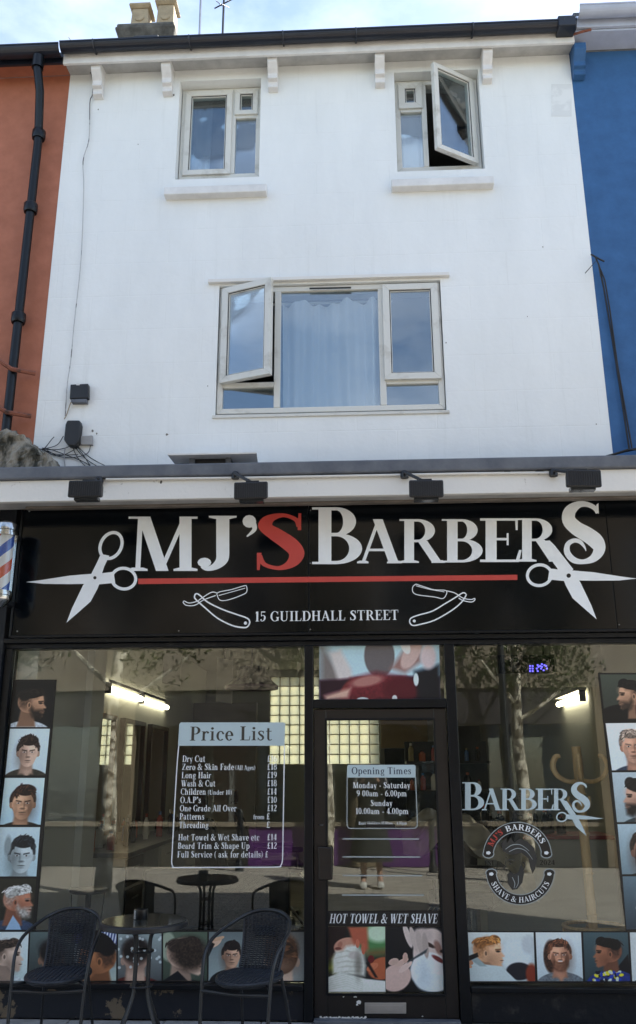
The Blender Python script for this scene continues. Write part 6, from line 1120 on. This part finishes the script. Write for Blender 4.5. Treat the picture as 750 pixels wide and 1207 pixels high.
def tree(x, y, hgt, spread, seed, label, zc, nl=8000, leafc=(.075, .11, .03)):
    rr = random.Random(seed); r = empty('street_tree', (x, y, 0), label, 'tree', 'street trees')
    bark = mat('pale_mottled_bark', (.62, .57, .46), .85, col2=(.12, .10, .07), vscale=7, ramp=(.42, .56), bump=.4)
    mb = MB(); mb.tube([(x, y, -.01), (x+.03, y, 1.0), (x-.03, y+.02, 2.0), (x+.02, y, 3.0), (x, y, hgt*.7)], .1, 10, rs=[.12, .10, .09, .075, .03])
    for k in range(9):
        a = k*2.4; z0 = 2.3+k*.28; L_ = spread*(.95-.05*k); mb.tube([(x, y, z0), (x+L_*.5*math.cos(a), y+L_*.5*math.sin(a), z0+.5), (x+L_*math.cos(a), y+L_*math.sin(a), z0+1.1)], .03, 6, rs=[.04, .025, .01])
    mb.build('trunk', bark, r)
    cl = [(x+spread*.75*rr.uniform(-1, 1), y+spread*.75*rr.uniform(-1, 1), rr.uniform(zc, hgt), rr.uniform(.3, .65)) for _ in range(34)]; cl = [c for c in cl if math.hypot(c[0]-x, c[1]-y) < spread]
    V_ = []; F_ = []
    for _ in range(nl):
        c = rr.choice(cl); d = Vector((rr.gauss(0, 1), rr.gauss(0, 1), rr.gauss(0, .8))).normalized()*c[3]*rr.uniform(.3, 1)**.5; p = Vector(c[:3])+d; s_ = rr.uniform(.025, .055)
        u = Vector((rr.gauss(0, 1), rr.gauss(0, 1), rr.gauss(0, 1))).normalized(); w = u.orthogonal().normalized(); o = len(V_); V_ += [p-u*s_, p+w*s_*.5, p+u*s_, p-w*s_*.5]; F_.append((o, o+1, o+2, o+3))
    m = MB(); m.v = V_; m.f = F_; m.sm = [False]*len(F_); lm_ = mat('leaf_green_%d' % seed, leafc, .55, var=.45, vscale=2); m.build('crown', lm_, r)
tree(-3.35, -5.6, 6.0, 1.5, 3, 'young tree with pale bark behind the photographer, on the left', 3.0, 5200); tree(2.6, -8.7, 6.4, 1.5, 5, 'young tree across the street, on the right behind the photographer', 3.0); tree(-6.5, -7.5, 7, 1.9, 8, 'young tree across the street, far left', 2.8); tree(-.6, -8.9, 5.6, .8, 11, 'slim small tree in front of the purple shop across the street', 3.4, 3500)
lpst = empty('street_lamp', (2.15, -7.2, 0), 'dark street lamp post behind the photographer, mirrored in the right window', 'street lamp')
MB().tube([(2.15, -7.2, 0), (2.15, -7.2, 1.0), (2.15, -7.2, 1.02), (2.15, -7.2, 4.6)], .06, 12, rs=[.085, .085, .055, .05]).build('post', M['blackmetal'], lpst)
MB().lathe([(.05, 0), (.16, .08), (.20, .38), (.05, .5)], 2.15, -7.2, 4.6, 14).build('lantern', M['blackmetal'], lpst)
for k, x in enumerate((-2.0, -.7, 1.1)):
    bo = empty('bollard', (x, -8.6, 0), 'black bollard across the street, %s of three, mirrored in the glass' % ('leftmost', 'middle', 'rightmost')[k], 'bollard', 'bollards across the street')
    MB().lathe([(.07, 0), (.07, .1), (.05, .14), (.05, .8), (.065, .84), (.03, .95)], x, -8.6, -.01, 16).build('bollard_post', M['blackmetal'], bo)
# the photographer
def person(x, y):
    r = empty('person', (x, y, 0), 'person in a long dark coat and pale shoes photographing the shop, mirrored in the door', 'person')
    J = {'pel': (0, 0, .95, .15), 'waist': (0, 0, 1.1, .125), 'chest': (0, .01, 1.32, .14), 'neck': (0, .01, 1.47, .06), 'head0': (0, .03, 1.54, .075), 'head1': (0, .03, 1.62, .092), 'head2': (0, .02, 1.68, .08)}
    E_ = [('pel', 'waist'), ('waist', 'chest'), ('chest', 'neck'), ('neck', 'head0'), ('head0', 'head1'), ('head1', 'head2')]
    for s_, n_ in ((-1, 'l'), (1, 'r')):
        J.update({n_+'hip': (s_*.09, 0, .88, .10), n_+'knee': (s_*.10, .02, .5, .062), n_+'ank': (s_*.11, 0, .1, .04), n_+'toe': (s_*.12, .14, .04, .035), n_+'sh': (s_*.19, .01, 1.41, .06), n_+'elb': (s_*.24, .14, 1.2, .045), n_+'wr': (s_*.09, .27, 1.42, .03), n_+'pm': (s_*.07, .29, 1.48, .032)})
        E_ += [('pel', n_+'hip'), (n_+'hip', n_+'knee'), (n_+'knee', n_+'ank'), (n_+'ank', n_+'toe'), ('chest', n_+'sh'), (n_+'sh', n_+'elb'), (n_+'elb', n_+'wr'), (n_+'wr', n_+'pm')]
        for k in range(5):
            f = n_+'f%d' % k; dz = [.03, .05, .055, .05, .04][k]; J[f+'a'] = (s_*(.06+(.02 if k == 0 else 0)), .30, 1.475+.012*k, .009); J[f+'b'] = (s_*(.035-.01*(k == 0)), .325-.02*(k == 0), 1.478+.014*k, .008); J[f+'c'] = (s_*.012, .315-.03*(k == 0), 1.478+.014*k, .007); E_ += [(n_+'pm', f+'a'), (f+'a', f+'b'), (f+'b', f+'c')]
    ks = list(J); me = bpy.data.meshes.new('body'); me.from_pydata([J[k][:3] for k in ks], [(ks.index(a), ks.index(b)) for a, b in E_], [])
    o = bpy.data.objects.new('body', me); C.objects.link(o); o.parent = r; sk = o.modifiers.new('skin', 'SKIN'); me.skin_vertices.new() if not me.skin_vertices else None
    for i, k in enumerate(ks): v = me.skin_vertices[0].data[i]; v.radius = (J[k][3], J[k][3]*(.8 if k in ('pel', 'waist', 'chest') else 1)); v.use_root = (k == 'pel')
    o.modifiers.new('sub', 'SUBSURF').render_levels = 1; me.materials.append(mat('skin_tone', (.42, .26, .19), .5, var=.1))
    co = MB().lathe([(.30, 0), (.29, .1), (.22, .45), (.17, .72), (.19, .95), (.21, 1.08), (.13, 1.14), (.075, 1.16)], x, y, .33, 28, 1, .72).build('coat', mat('dark_wool', (.022, .024, .024), .9, var=.3), r)
    for s_ in (-1, 1): MB().tube([(x+s_*.19, y+.0, 1.42), (x+s_*.25, y+.14, 1.19), (x+s_*.12, y+.24, 1.38)], .06, 12, rs=[.075, .062, .05]).build('sleeve', M['dark'], r); MB().box(x+s_*.115-.045, x+s_*.115+.045, y-.08, y+.19, .0, .085).build('shoe', M['wlam'], r, bevel=.03)
    MB().lathe([(.07, 0), (.105, .05), (.108, .12), (.09, .19), (.03, .22)], x, y-.005, 1.55, 20, 1, 1.05).build('hair', mat('brown_hair', (.04, .025, .015), .6, var=.4), r)
    return r
person(.10, -6.62)
tag(MB().box(.10-.038, .10+.038, -6.295, -6.287, 1.42, 1.58).build('phone', M['blackv'], bevel=.002), 'black phone held up by the photographer', 'phone')
